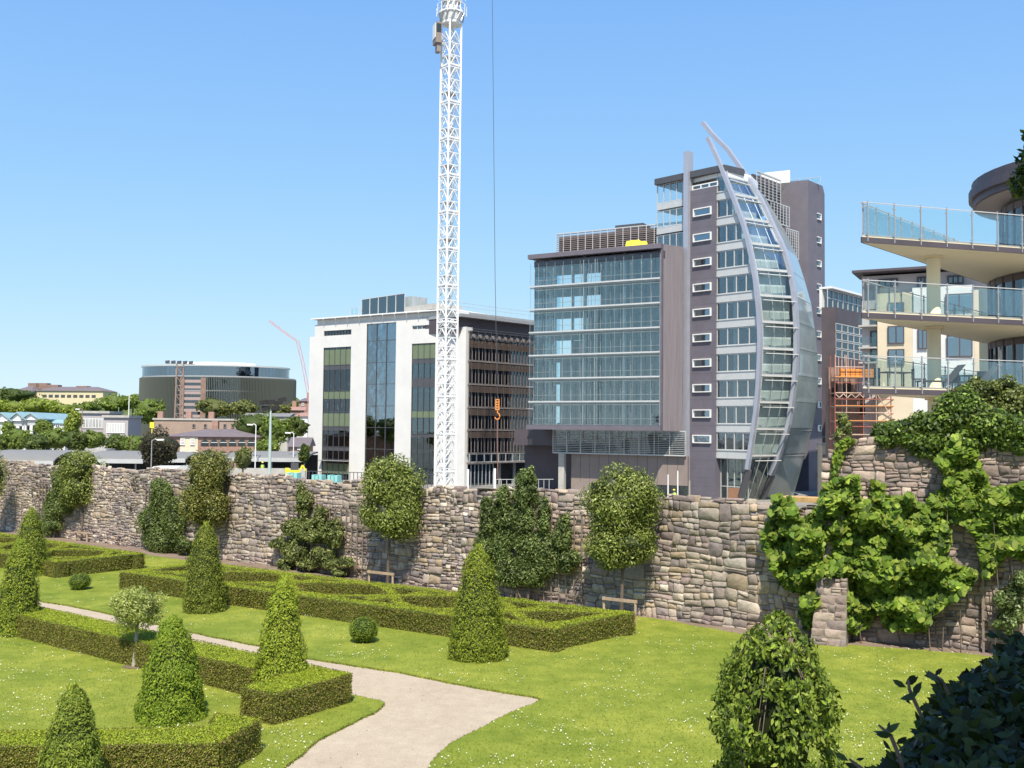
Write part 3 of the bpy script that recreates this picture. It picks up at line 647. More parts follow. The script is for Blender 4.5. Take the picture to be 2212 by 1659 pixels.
wshrub('open branched shrub between two wall trees, its trellis showing through', [(655, 1090, 20, 34), (650, 1060, 8, 22), (628, 1140, 34, 20), (690, 1115, 16, 30), (668, 1150, 36, 28), (720, 1150, 34, 34), (640, 1190, 42, 26), (600, 1172, 24, 12), (700, 1205, 40, 22), (745, 1215, 26, 10), (735, 1235, 22, 9), (615, 1222, 20, 14), (660, 1222, 26, 12)], 9000, (628, 790, 1090), SH2, .11)
wshrub('big dark shrub spread wide between the two largest wall trees', [(1135, 1060, 26, 44), (1143, 1030, 13, 24), (1060, 1115, 34, 50), (1175, 1110, 18, 48), (1110, 1130, 50, 46), (1060, 1180, 46, 50), (1160, 1190, 60, 48), (1110, 1235, 70, 38), (1215, 1150, 20, 48), (1225, 1210, 26, 28), (1090, 1080, 18, 36)], 16000, (1150, 1262, 1100), SH1, .095)
# young leafy plants at the wall foot
def plant(label, x, y, rx, h, n, leaf, tints, name='small_shrub'):
    b = G(x, y, 0); t = thing(name, label, 'shrub', b); s = Soup(); R = rx / FV * b.y; H = h / FV * b.y
    crown(s, b + Vector((0, 0, H * .52)), (R, R * .8, H * .5), n, leaf, tints, 12, True, LEAF, .55, .5, .42, (.035, .045, .015)); s.build('foliage', M['leaf'], t)
    mb = MB(); mb.tube([b, b + Vector((0, 0, H * .5))], .02, 5); mb.build('stem', M['bark'], t)
plant('low bush at the wall foot between the yellowish wall tree and the parterre', 430, 1232, 34, 38, 1300, .11, SH1)
# ---------------------------------------------------------------- big leaved vine over the old wall
VT = ((.13, .20, .022), (.175, .255, .03), (.09, .16, .018), (.235, .305, .045), (.145, .215, .025), (.045, .08, .013), (.19, .23, .035))
def pv(l): return [zV(*p) for p in l]
V1 = pv([(170, 740), (150, 850), (100, 960), (110, 1030), (170, 1180), (230, 1260), (330, 1300), (320, 1420), (340, 1500), (390, 1500), (420, 1400), (440, 1190), (590, 1190), (560, 1500), (640, 1530), (720, 1480), (760, 1370), (830, 1500), (1050, 1520), (1080, 1420), (1200, 1340), (1300, 1260), (1350, 1180), (1200, 1130), (1170, 1060), (1190, 980), (1150, 870), (1000, 780), (950, 720), (900, 750), (830, 740), (790, 670), (740, 650), (740, 760), (670, 770), (655, 620), (600, 620), (460, 670), (430, 800), (330, 880), (280, 760), (220, 730)])
V2 = pv([(1265, 330), (1335, 370), (1335, 540), (1400, 640), (1420, 700), (1640, 660), (1640, 1110), (1500, 1060), (1440, 1180), (1390, 1210), (1350, 1000), (1280, 900), (1160, 880), (1050, 800), (1060, 750), (1150, 700), (1170, 620), (1110, 540), (1180, 440)])
def vine(label, poly, n, thick, nm='vine', leaf=.20, frac=1.0):
    xs = [p[0] for p in poly]; ys = [p[1] for p in poly]; P = []; N = []; core = []
    while len(P) < n:
        x, y = random.uniform(min(xs), max(xs)), random.uniform(min(ys), max(ys))
        if not in_poly(np.array([x]), np.array([y]), poly)[0]: continue
        g = noise.noise(Vector((x * .022, y * .03, 1.7))); g2 = noise.noise(Vector((x * .06, y * .08, 7)))
        if g2 + g * .6 < -.42 and random.random() < .85: continue
        F = WL if x < 1775 else OLD; bulge = thick * max(.22, .55 + .75 * g + .2 * g2)
        inner = random.random() < .42; nn = bulge * (random.uniform(.08, .8) if inner else random.uniform(.85, 1.08))
        a, z = F.hit(x, y, nn); 
        if z < .05: continue
        P.append(tuple(F.p(a, nn, z))); N.append((F.n.x - g * .3, F.n.y, .95))
    t = thing(nm, label, 'climbing plant', OLD.p(2, .3, 0)); s = Soup()
    leaves(s, P, N, leaf, .85, .5, VT, HEART, ((0, -.25, -1), .45), .2, fold=.22, svar=.4)
    s.build('foliage', M['leaf'], t)
    for k in range(4):
        mb = MB(); q = Vector(P[(k * 97) % len(P)]); b = Vector((q.x + random.uniform(-.3, .3), q.y - .05, 0)); mb.tube([b, (b + q) / 2 + Vector((random.uniform(-.15, .15), 0, 0)), q], [.018, .014, .008], 5); mb.build('stem', M['bark'], t)
vine('broad mass of large heart shaped leaves over the corner where both walls meet', V1, 8600, 1.05)
vine('tall strand of large bright leaves climbing the old wall at the right edge', V2, 4000, .75)
V3 = pv([(560, 420), (600, 400), (640, 420), (580, 470), (560, 540), (535, 600), (520, 670), (505, 640), (515, 520), (530, 450)])
IV = ((.10, .16, .025), (.15, .22, .035), (.07, .12, .02), (.20, .27, .05), (.055, .08, .018))
s = Soup(); P = []; xs = [p[0] for p in V3]; ys = [p[1] for p in V3]
while len(P) < 420:
    x, y = random.uniform(min(xs), max(xs)), random.uniform(min(ys), max(ys))
    if in_poly(np.array([x]), np.array([y]), V3)[0]: nn = random.uniform(.05, .25); a, z = OLD.hit(x, y, nn); P.append(tuple(OLD.p(a, nn, z)))
leaves(s, P, np.tile([OLD.n.x, OLD.n.y, .4], (len(P), 1)), .13, .8, .5, VT, HEART, ((0, 0, -1), .5), .2, fold=.1)
tag(s.build('ivy', M['leaf']), 'thin trail of ivy hanging down the left end of the old wall', 'climbing plant')
def mound(name, label, cat, F, pts, n, leaf, tints, thick=.6, m='gloss_leaf', shape=LEAF, group=None):
    cs = [];
    for (x, y, rx, ry) in pts:
        a, z = F.hit(x, y, -.2); c = F.p(a, -.2, z); k = c.y / FV; cs.append((c, rx * k, ry * k))
    t = thing(name, label, cat, cs[0][0] - Vector((0, 0, cs[0][2])), group); s = Soup(); ar = sum(b * c for _, b, c in cs)
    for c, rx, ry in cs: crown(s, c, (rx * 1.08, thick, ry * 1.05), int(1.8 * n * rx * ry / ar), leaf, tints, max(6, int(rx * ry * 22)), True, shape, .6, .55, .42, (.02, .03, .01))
    s.build('foliage', M[m], t); mb = MB(); c = cs[0][0]; mb.tube([c - Vector((0, 0, cs[0][2] * 1.1)), c], .05, 6); mb.build('stem', M['bark'], t); return t
mound('ivy_bush', 'dense glossy ivy mounded along the top of the old wall', 'shrub', OLD, [(1915, 955, 38, 26), (1960, 935, 48, 40), (1900, 935, 18, 24), (2020, 930, 55, 50), (2085, 905, 60, 62), (2150, 925, 55, 55), (2205, 935, 55, 52), (1990, 965, 60, 26), (2120, 960, 60, 22)], 15000, .115, IV, .75)
mound('wild_shrub', 'loose olive green shrub rising behind the ivy in front of the balconies', 'shrub', Fr(OLD.p(0, -2.5, 0).xy, -23), [(2080, 860, 40, 38), (2130, 850, 44, 36), (2180, 865, 40, 45), (2120, 880, 70, 30), (2165, 830, 12, 22), (2215, 870, 40, 35)], 8000, .10, ((.12, .15, .03), (.17, .19, .05), (.08, .11, .025), (.22, .24, .08)), .9)
mound('sapling', 'thin pale sapling growing at the left end of the old wall', 'shrub', OLD, [(1818, 905, 10, 22), (1828, 925, 16, 16), (1812, 938, 10, 14)], 500, .09, ((.19, .22, .06), (.25, .28, .09)), .25)
# trellis and shrub at the right edge on the old wall
t = thing('trellis', 'timber trellis post and rails at the foot of the old wall by the right edge', 'trellis', OLD.p(11, .1, 0), 'timber trellises on the stone wall')
mb = MB()
for x, yt in ((2124, 1225), (2153, 1270), (2181, 1290), (2207, 1300)): a = OLD.S(x, 1350, .25); mb.box(OLD, a - .03, a + .03, .2, .25, 0, OLD.Z(x, yt, .2))
mb.build('upright', M['woodd'], t); a = OLD.S(2124, 1350, .25)
for z in (.35, .9): mb = MB(); mb.box(OLD, a, a + 3, .252, .28, z, z + .05); mb.build('rail', M['woodd'], t)
mound('wild_shrub', 'small speckled leaved shrub on the trellis at the right edge', 'shrub', Fr(OLD.p(0, .7, 0).xy, -23), [(2185, 1300, 34, 52), (2205, 1260, 26, 40), (2170, 1340, 22, 30)], 3000, .08, SH1, .4)
plant('small clump of vine shoots at the foot of the pale buttress', 1806, 1376, 20, 28, 120, .16, VT)
# ---------------------------------------------------------------- weeping tree in front
b = D(1612, 1900, 13.4); b.z = 0; b = Vector((D(1612, 1500, 13.4).x, 13.4, 0))
t = thing('weeping_tree', 'weeping leafy young tree in the foreground with a stake showing at its foot', 'tree', b); s = Soup()
def dprof(k): return float(np.interp(k, [0, .06, .17, .3, .47, .7, 1], [.08, .3, .6, .82, .95, 1.0, 1.02]))
top = D(1690, 1322, 13.4).z; bot = 1.2; n = 12500
k = RNG.uniform(0, 1, n) ** .75; th = RNG.uniform(0, 2 * math.pi, n); ax = D(1672, 1500, 13.4).x
rr = np.array([.81 * dprof(a) * (1 + .34 * noise.noise(Vector((math.cos(c) * 1.8, math.sin(c) * 1.8, a * 4.5)))) for a, c in zip(k, th)]) * RNG.uniform(.5, 1.05, n) ** .45
zz = top - k * (top - bot); P = np.stack([ax + (1 - k) * .06 + rr * np.cos(th), 13.4 + rr * np.sin(th), zz], 1)
cl = np.array([noise.noise(Vector(p) * 3.2) for p in P]); P = P[cl > -.2]; th = th[cl > -.2]
leaves(s, P, np.stack([np.cos(th) * .8, np.sin(th) * .8, np.full(len(th), .55)], 1), .085, .55, .6, ((.14, .20, .022), (.19, .26, .03), (.08, .12, .015), (.26, .31, .06), (.11, .16, .02), (.055, .085, .012)), LEAF, ((0, 0, -1), .55), .25, fold=.15)
V_, F_ = icogrid(16, 12); zc = [top - .35 - (1 - (v[2] + 1) / 2) * (top - bot - .35) for v in V_]
s.add(np.array([(ax + v[0] * .48 * dprof((top - z) / (top - bot)), 13.4 + v[1] * .48 * dprof((top - z) / (top - bot)), z) for v, z in zip(V_, zc)]), F_, (.02, .03, .008))
s.build('crown', M['leaf'], t)
mb = MB(); tk = Vector((ax, 13.4, 0)); mb.tube([tk, tk + Vector((.02, 0, 1.8)), Vector((ax + .04, 13.4, top - .25))], [.05, .04, .02], 7)
for i in range(26):
    a = random.uniform(0, 6.28); z = random.uniform(2.0, top - .2); kk = (top - z) / (top - bot); r = .74 * dprof(kk); p0 = Vector((ax, 13.4, min(top - .2, z + .4)))
    mb.tube([p0, p0 + Vector((math.cos(a) * r * .6, math.sin(a) * r * .6, .05)), p0 + Vector((math.cos(a) * r, math.sin(a) * r, -.45))], [.012, .009, .004], 5)
mb.build('trunk', M['bark'], t)
mb = MB(); x = D(1606, 1600, 12.9); mb.tube([(x.x, 12.95, 0), (x.x, 12.95, D(1606, 1560, 12.95).z)], .032, 8)
t2 = thing('tree_stake', 'pale round wooden stake inside the weeping tree', 'stake', (x.x, 12.95, 0)); mb.build('post', M['wood'], t2)
# ---------------------------------------------------------------- shaded bank, bush and overhanging tree at the lower right
mb = MB(); K = 14; V = []; F_ = []
for j in range(K + 1):
    for i in range(K + 1):
        x = .95 + 6 * i / K; y = -1 + 7.2 * j / K; e = min(1, max(0, (6.2 - y) / 2.4)); e2 = min(1, max(.0, (x - .95) / 1.1))
        V.append((x, y, 4.35 * e ** .7 * e2 ** .6 + .15 * noise.noise(Vector((x, y, 0)) * 1.4)))
mb.add(V, [(j * (K + 1) + i, j * (K + 1) + i + 1, (j + 1) * (K + 1) + i + 1, (j + 1) * (K + 1) + i) for j in range(K) for i in range(K)]); tag(mb.build('bank', M['soil'], smooth=True), kind='structure')
DK = ((.016, .03, .005), (.024, .042, .007), (.010, .02, .004), (.036, .058, .010))  # leaf greens darkened so the colour carries part of the shade
def poly_bush(label, outline, n, dlo, dhi, leaf, tints, extra=()):
    t = thing('laurel_bush', label, 'shrub', (1.9, 3.4, 4.2)); s = Soup(); P = []; N = []
    xs = [p[0] for p in outline]; ys = [p[1] for p in outline]
    while len(P) < n:
        x, y = random.uniform(min(xs), max(xs)), random.uniform(min(ys), max(ys))
        if not in_poly(np.array([x]), np.array([y]), outline)[0]: continue
        e = 1 - min(1, max(0, (y - min(ys)) / (max(ys) - min(ys)))); d = dlo + (dhi - dlo) * e + random.uniform(-.25, .55)
        P.append(tuple(D(x, y, d))); N.append((-.4, -.6, .7))
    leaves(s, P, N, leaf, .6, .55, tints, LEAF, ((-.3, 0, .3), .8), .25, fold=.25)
    for (pts, d) in extra:
        Q = [D(x, y, d) for x, y in pts]; m_ = 5 * (len(Q) - 1)
        for i in range(len(Q) - 1):
            for u in np.linspace(0, 1, 4, endpoint=False):
                c = Q[i].lerp(Q[i + 1], u); sd = random.choice((-1, 1)); c2 = c + Vector((sd * leaf * .4, random.uniform(-.03, .03), leaf * .1))
                leaves(s, [tuple(c2)], [(-.1, -.8, .5)], leaf * random.uniform(.6, 1.05), .55, .35, tints, LEAF, ((sd * .8, 0, .45), .25), .2, fold=.2)
    s.build('foliage', M['gloss_leaf'], t)
    for (pts, d) in extra: mb = MB(); mb.tube([D(x, y, d) for x, y in pts], [.006] * (len(pts) - 1) + [.003], 5); mb.build('stem', M['bark'], t)
    for k in range(10): mb = MB(); q = Vector(P[(k * 131) % n]); b_ = Vector((q.x * .8 + .6, q.y + .3, 4.0)); mb.tube([b_, (b_ + q) / 2, q], [.02, .014, .006], 5); mb.build('stem', M['bark'], t)
    return t
ol = [(1870, 1700), (1890, 1662), (1945, 1622), (1975, 1600), (2000, 1540), (2025, 1500), (2055, 1478), (2100, 1450), (2135, 1425), (2170, 1395), (2190, 1375), (2240, 1370), (2420, 1370), (2420, 1790), (1880, 1790)]
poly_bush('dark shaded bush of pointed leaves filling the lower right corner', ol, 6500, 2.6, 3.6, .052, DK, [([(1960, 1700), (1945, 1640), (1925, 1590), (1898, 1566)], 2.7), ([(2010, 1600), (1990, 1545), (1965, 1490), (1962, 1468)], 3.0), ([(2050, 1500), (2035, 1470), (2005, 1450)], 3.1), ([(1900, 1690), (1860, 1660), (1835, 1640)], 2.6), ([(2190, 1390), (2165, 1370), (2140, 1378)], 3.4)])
# overhanging tree
tb = Vector((6.6, -2.0, 0)); t = thing('shade_tree', 'overhead tree, only its leafy branch tips showing at the right edge', 'tree', tb); s = Soup()
crown(s, (3.6, -1.4, 11.4), (4.6, 3.3, 2.2), 16000, .3, ((.07, .11, .02), (.10, .15, .03), (.05, .08, .015)), 40, .8, LEAF, .6, .6, .4)
for x, y, rx, ry, n in ((2206, 395, 27, 36, 230), (2214, 372, 20, 16, 90), (2222, 345, 26, 30, 130), (2218, 292, 10, 12, 45), (2240, 320, 24, 60, 160)):
    c = D(x, y, 4.3); q = sphere_pts(n) * (RNG.uniform(0, 1, (n, 1)) ** .4) * np.array([rx, rx, ry]) * 4.3 / FV
    leaves(s, q + np.array(c), np.tile([0, -.3, 1], (n, 1)), .034, .6, .8, ((.05, .09, .02), (.09, .14, .025), (.035, .06, .015)), LEAF, ((0, 0, -1), .7), .25)
s.build('crown', M['gloss_leaf'], t)
mb = MB(); mb.tube([tb, tb + Vector((-.3, .1, 5)), tb + Vector((-1.2, .4, 9)), (3.8, -1.3, 11)], [.3, .24, .18, .08], 10)
mb.tube([tb + Vector((-1.2, .4, 9)), (4.6, 1.6, 8.8), (3.0, 3.6, 8.0), tuple(D(2225, 330, 4.3)), tuple(D(2206, 395, 4.3))], [.12, .08, .04, .015, .006], 7)
mb.build('trunk', M['bark'], t)
# ---------------------------------------------------------------- facade helpers
def mullions(mb, F, s0, s1, z0, z1, k, w=.07, n0=.0, n1=.1):
    for i in range(k + 1):
        a = s0 + (s1 - s0) * i / k; mb.box(F, a - w / 2, a + w / 2, n0, n1, z0, z1)
def louvre(t, name, F, s0, s1, z0, z1, n, nv, m='grey', step=.28, fr='lgrey'):
    mb = MB(); z = z0
    while z < z1 - .05: mb.box(F, s0, s1, n, n + .12, z, z + .09); z += step
    o = mb.build(name, M[m], t); mb = MB(); mullions(mb, F, s0, s1, z0 - .1, z1, nv, .09, n + .122, n + .2); mb.box(F, s0 - .05, s1 + .05, n + .122, n + .18, z1 - .04, z1 + .1); mb.box(F, s0 - .05, s1 + .05, n + .122, n + .18, z0 - .12, z0); mb.build('screen_frame', M[fr], o)
def pane(t, name, F, s0, s1, z0, z1, n, m, fm='lgrey', nv=1, w=.08, hb=()):
    mb = MB(); mb.box(F, s0, s1, n - .03, n, z0, z1); o = mb.build(name, M[m], t)
    mb = MB(); mullions(mb, F, s0, s1, z0, z1, nv, w, n + .003, n + .10)
    for z in [z0, z1 - w] + list(hb): mb.box(F, s0, s1, n + .003, n + .08, z, z + w)
    mb.build('frame', M[fm], o); return o
# ---------------------------------------------------------------- white office building
dC = 164.0; A0 = D(678, 900, dC * 1.119); C0 = D(1009, 900, dC)
angL = math.degrees(math.atan2(C0.y - A0.y, C0.x - A0.x)); WF = Fr(A0.xy, angL)
LW = (C0 - A0).xy.length
R0 = D(1150, 900, dC * 1.068); angR = math.degrees(math.atan2(R0.y - C0.y, R0.x - C0.x)); WR = Fr(C0.xy, angR)
t = thing('office_building', 'white rendered office building with three tall glazed strips behind the tower crane', 'building', C0.xy.to_3d() + Vector((0, 0, -3.6)))
S = lambda X, Y=900: WF.S(*z2(X, Y)); Zf = lambda X, Y: WF.Z(*z2(X, Y))
ZB = -3.6; zr = Zf(1000, 245); zw = Zf(600, 325)
s_ = dict(a=S(258), b=S(331, 700), c=S(543, 700), d=S(660, 700), e=S(888, 700), f=S(1010, 700), g=S(1192, 700), h=S(1437, 400))
zc1 = Zf(440, 516); zc2 = Zf(770, 332); zc3 = Zf(1100, 486); zl1 = (Zf(440, 425), Zf(440, 386)); zl3 = (Zf(1100, 378), Zf(1100, 347)); zlow = Zf(1405, 362)
mb = MB(); dp = -12; nb = -.45
def wl(a, b, z0, z1): mb.box(WF, a, b, nb, 0, z0, z1)
wl(s_['a'], s_['b'], ZB, zw); wl(s_['c'], s_['d'], ZB, zw); wl(s_['e'], s_['f'], ZB, zw); wl(s_['g'], s_['h'] - 2.2, ZB, zw)
wl(s_['b'], s_['c'], zc1, zl1[0]); wl(s_['b'], s_['c'], zl1[1], zw); wl(s_['d'], s_['e'], zc2, zw); wl(s_['f'], s_['g'], zc3, zl3[0]); wl(s_['f'], s_['g'], zl3[1], zw)
mb.box(WF, s_['h'] - 2.2, s_['h'], -1.6, .25, ZB, zlow)
mb.box(WF, S(215), s_['a'], -6, -.2, ZB, Zf(235, 436))
mb.build('wall', M['white'], t)
mb = MB(); mb.box(WF, s_['a'] - .4, s_['h'] - 2.6, -13, .7, zr - .2, zr); mb.box(WF, s_['a'], s_['h'] - 2.2, -12, -.6, zw + .01, zr - .24)
for k in range(9):
    a = S(330 + k * 91); p, q = WF.p(a + .5, .85, zr - .25), WF.p(a, .02, zw + .05); mb.beam(p, q, .12)
mb.build('roof', M['whitep'], t)
# interiors and floors
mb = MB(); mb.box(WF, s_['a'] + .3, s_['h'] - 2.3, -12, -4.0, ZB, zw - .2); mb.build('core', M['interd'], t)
zs = [Zf(440, y) for y in (655, 850, 1015, 1145, 1290, 1395)]
mb = MB()
for z in [Zf(440, y) for y in (520, 672, 850, 1025, 1140, 1300)]: mb.box(WF, s_['a'] + .5, s_['h'] - 2.4, -4.01, -.8, z - .35, z)
mb.build('floor_slab', M['conc'], t)
gb = mat('green_blind', (.15, .185, .11), .25, var=.06, vs=1)
def strip_win(a, b, top, k, splits, blinds, dark, m):
    z1 = top
    o = pane(t, 'window', WF, a, b, ZB, top, -.2, m, 'dgrey', k, .09, [Zf((700), y) for y in splits])
    for y0, y1 in blinds: mb = MB(); mb.box(WF, a + .1, b - .1, -.196, -.18, Zf(700, y1), Zf(700, y0)); mb.build('blind', gb, o)
    for y0, y1 in dark: mb = MB(); mb.box(WF, a + .02, b - .02, -.19, -.17, Zf(700, y1), Zf(700, y0)); mb.build('spandrel', M['dgrey'], o)
strip_win(s_['b'], s_['c'], zc1, 5, (645, 680, 850, 1015, 1130, 1160, 1290, 1390), ((522, 645), (850, 910), (1025, 1130), (1420, 1500)), ((648, 680), (1132, 1160), (1290, 1320)), 'g_dark')
strip_win(s_['d'], s_['e'], zc2, 3, (470, 638, 803, 970, 1135, 1300), (), (), 'g_blue')
strip_win(s_['f'], s_['g'], zc3, 4, (622, 655, 760, 830, 1000, 1060, 1180, 1300), ((500, 622), (1010, 1055)), ((625, 655), (765, 830), (1180, 1200)), 'g_dark')
pane(t, 'window', WF, s_['b'], s_['c'], zl1[0], zl1[1], -.25, 'g_dark', 'dgrey', 9, .1); pane(t, 'window', WF, s_['f'], s_['g'], zl3[0], zl3[1], -.25, 'g_dark', 'lgrey', 5, .1)
mb = MB(); mb.beam(WF.p(s_['b'], .1, Zf(430, 1388)), WF.p(s_['c'], .1, Zf(430, 1388)), 1.6, .12); mb.build('canopy', M['grey'], t)
# right hand louvred face
M['brownslab'] = mat('brown_grey_slab', (.21, .18, .17), .6, var=.15, vs=1)
Sr = lambda X, Y=900: WR.S(*z2(X, Y)); Zr = lambda X, Y: WR.Z(*z2(X, Y)); e1 = Sr(1990, 700)
mb = MB(); mb.box(WR, .2, e1, -14, -3, ZB, Zr(1440, 400)); mb.build('back_wall', M['interd'], t)
ft = Zr(1440, 385)
mb = MB()
bands = [620, 800, 978, 1152]; zbs = [Zr(1440, y) for y in bands]; fh = (zbs[0] - zbs[-1]) / 3
for z in zbs + [ft - .1]: mb.box(WR, .25, e1, -3, .35, z - .1, z + .08)
mb.box(WR, .25, e1, -3, .3, Zr(1440, 1335) - .2, Zr(1440, 1335)); mb.box(WR, .25, e1, -3, .5, Zr(1440, 1400) - .25, Zr(1440, 1400))
mb.build('floor_slab', M['brownslab'], t)
brl = mat('brown_louvre', (.17, .12, .095), .6, var=.1, vs=2)
mb = MB()
for z in zbs + [Zr(1440, 455)]:
    for k in range(7): mb.box(WR, .3, e1, .15, .28, z - .24 - k * .17, z - .17 - k * .17)
mb.build('sun_louvre', brl, t)
mb = MB(); mb.box(WR, .3, e1, .0, .12, Zr(1440, 452), ft - .3); mb.build('top_panel', M['dgrey'], t)
mb = MB()
for k in range(11):
    a = .9 + k * (e1 - 1) / 11; c_ = WR.p(a, .3, ft - .9)
    mb.tube([c_, c_ + (WR.n * .25).to_3d()], .32, 8); mb.beam(WR.p(a - .5, .3, ft - 1.2), WR.p(a + .3, .35, ft - .6), .1)
mb.build('bracket', M['brownslab'], t)
for i, (za, zb) in enumerate(zip([ft] + zbs, zbs + [Zr(1440, 1335)])): pane(t, 'window', WR, .3, e1, zb + .14, za - .16, -.1, 'g_dark', 'brownslab', 22, .06)
pane(t, 'window', WR, .3, e1, Zr(1440, 1400), Zr(1440, 1335), .3, 'g_rail', 'lgrey', 10, .07)
pane(t, 'window', WR, .3, Sr(1650), ZB, Zr(1440, 1400) - .3, -.2, 'g_green', 'lgrey', 7, .08)
mb = MB()
for k in range(4): a = 1.4 + k * 3.6; mb.tube([WR.p(a, -1, ZB), WR.p(a, -1, ft)], .25, 10)
mb.build('column', M['grey'], t)
mb = MB(); mb.tube([WR.p(.3, .55, ft + .25), WR.p(e1, .55, ft + .25)], .06, 6)
for k in range(12): a = .3 + k * e1 / 11.5; mb.tube([WR.p(a, .6, ZB + 4), WR.p(a, .6, ft)], .035, 5)
mb.build('mast_rod', M['dgrey'], t)
# recessed top floor and grey roof on the right face
zt0, zt1 = Zr(1440, 345), Zr(1440, 285)
mb = MB(); mb.box(WR, -1.5, e1 + 3, -14, -1.2, Zr(1440, 400), zt1); mb.build('attic_wall', M['purpled'], t)
mb = MB(); mb.box(WR, -1.6, e1 + 3, -14, .0, zt1 + .0, zt1 + .5); mb.box(WR, 3, e1 + 4, -12, -3, zt1 + .5, zt1 + 1.3); mb.build('roof_slab', M['grey'], t)
mb = MB()
for k in range(16): a = -2 + k * (e1 + 5) / 15; mb.tube([WR.p(a, .1, zt1 + .9), WR.p(a, .1, zt1 + 2.2)], .03, 5)
mb.tube([WR.p(-2, .1, zt1 + 2.2), WR.p(e1 + 3, .1, zt1 + 2.2)], .03, 5); mb.tube([WR.p(-2, .1, zt1 + 1.6), WR.p(e1 + 3, .1, zt1 + 1.6)], .025, 5)
mb.build('guard_rail', M['lgrey'], t)
# rooftop glass screen
RF = Fr(WF.p(0, -6, 0).xy, angL - 12); p0, p1 = RF.S(*z2(628, 200)), RF.S(*z2(960, 200)); zz0 = RF.Z(*z2(628, 290)); zz1 = RF.Z(*z2(640, 146))
pane(t, 'roof_screen', RF, p0, p1, zz0, zz1, 0, 'g_green', 'lgrey', 5, .12)
mb = MB(); mb.box(RF, p1 + .05, RF.S(*z2(1190, 220)), -6, .1, zz0, RF.Z(*z2(1100, 190))); mb.build('plant_room', M['conc'], t)
mb = MB(); mb.box(RF, p0, p1, -5, -1.5, zz0, zz1 - .4); mb.build('screen_wall', M['inter'], t)
pane(t, 'roof_screen', RF, RF.S(*z2(560, 240)), p0 - .2, zz0, RF.Z(*z2(590, 212)), .5, 'g_rail', 'lgrey', 2, .06)
# ---------------------------------------------------------------- box and sail building
k_ = .965; L0 = D(1144, 900, 156 * k_); L1 = D(1432, 900, 145 * k_)
BF = Fr(L0.xy, math.degrees(math.atan2(L1.y - L0.y, L1.x - L0.x))); bl = (L1 - L0).xy.length
sb = thing('office_building', 'purple grey office building with glass box, curved sail shaped glazing and tower', 'building', D(1520, 900, 141).xy.to_3d() + Vector((0, 0, -4)))
t = sb; ZB = -4.2
S = lambda X, Y=700: BF.S(*z3(X, Y)); Z = lambda X, Y: BF.Z(*z3(X, Y))
zt = Z(57, 272); zti = Z(80, 300); zb = Z(45, 1240); zbi = Z(75, 1215)
g0, g1 = S(80), S(795)
BS = Fr(BF.p(bl, 0, 0).xy, 31.0); bsl = BS.S(*z3(913, 700))
mb = MB(); mb.box(BF, -.1, bl, -.0, .9, zt - .55, zt + .1); mb.box(BF, -.1, bl, -9, .9, zb, zbi - .02)
mb.box(BF, g1, bl, -.3, .6, zbi, zt - .56); mb.box(BF, g1 - .1, bl, -9, -.31, zt - .8, zt + .1)
mb.box(BF, 0, g1 - .15, -9, -.1, zt - .5, zt + .05)
mb.build('box_frame', M['purple'], t)
mb = MB(); n_ = 8
for i in range(n_):
    a0, a1 = bsl * i / n_, bsl * (i + 1) / n_; mb.box(BS, a0, a1, -4, .0 + .0 * i, zb, zt + .1)
mb.build('curved_end', mat('streaked_cladding', (.17, .145, .16), .5, col2=(.24, .21, .22), vs=1.3, stretch=(4, 4, .12)), t)
mb = MB(); mb.box(BF, g0 - .1, g1 + .4, -.2, .05, zti - .9, zti); mb.build('shadow_gap', M['purpled'], t)
rows = [300, 440, 575, 715, 835, 970, 1105, 1215]; ztop = Z(80, 318); fh = (ztop - Z(70, 1105)) / 6.0
lv = [ztop - k * (ztop - Z(68, 1215)) / 7 for k in range(8)]
mb = MB()
for k in range(8): z = lv[k]; mb.box(BF, g0, g1, -8.5, -.25, z - .5, z + .05)
mb.build('floor_slab', M['conc'], t)
mb = MB(); mb.box(BF, S(345), g1 + .2, -9, -6.5, zb, zt - .3); mb.box(BF, g0 + .3, S(344), -8.4, -8, lv[7], lv[4]); mb.box(BF, g0 + 2.5, S(250), -8.4, -8, lv[4] + .06, lv[3] - .6); mb.box(BF, S(262), S(344), -7.4, -7, lv[4] + .06, lv[2] - .6); mb.build('core_wall', M['inter'], t)
mb = MB()
for X in (150, 340, 565, 745):
    a = S(X); mb.box(BF, a - .22, a + .22, -1.6, -1.15, zb, zt - .4)
for X in (165, 340): a = S(X); mb.box(BF, a - .18, a + .18, -8, -7.6, zb, zt - .4)
mb.build('column', M['lgrey'], t)
for k in range(7):
    zlo, zhi = lv[k + 1] + .05, lv[k] - .38
    pane(t, 'window', BF, g0, g1, zlo, zhi, -.08, 'g_box', 'lgrey', 13, .05, [zlo + .9])
mb = MB()
for k in range(1, 7): mb.box(BF, g0 - .4, g1 + .05, .1, .75, lv[k] - .28, lv[k] - .2); mb.box(BF, g0 - .42, g1 + .05, .79, .93, lv[k] - .14, lv[k] + .08)
mb.build('walkway', M['lgrey'], t)
mb = MB(); mullions(mb, BF, g0 - .35, g1, lv[7], lv[0], 15, .04, .70, .74)
for X in (365, 430): a = S(X); mb.box(BF, a - .05, a + .05, .6, .66, lv[7], lv[0])
mb.build('outer_rod', M['lgrey'], t)
o = MB(); o.box(BF, g0 - .35, g1, .76, .785, lv[7], lv[0] + .2); o.build('outer_glass', glass('outer_skin_glass', (.95, .99, .985), .0, .99, .02, .5), t)
# left return of box glazed
mb = MB(); mb.box(BF, g0 - .1, g0, -8.5, -.1, zb, ztop); mb.build('side_glass', M['g_box'], t)
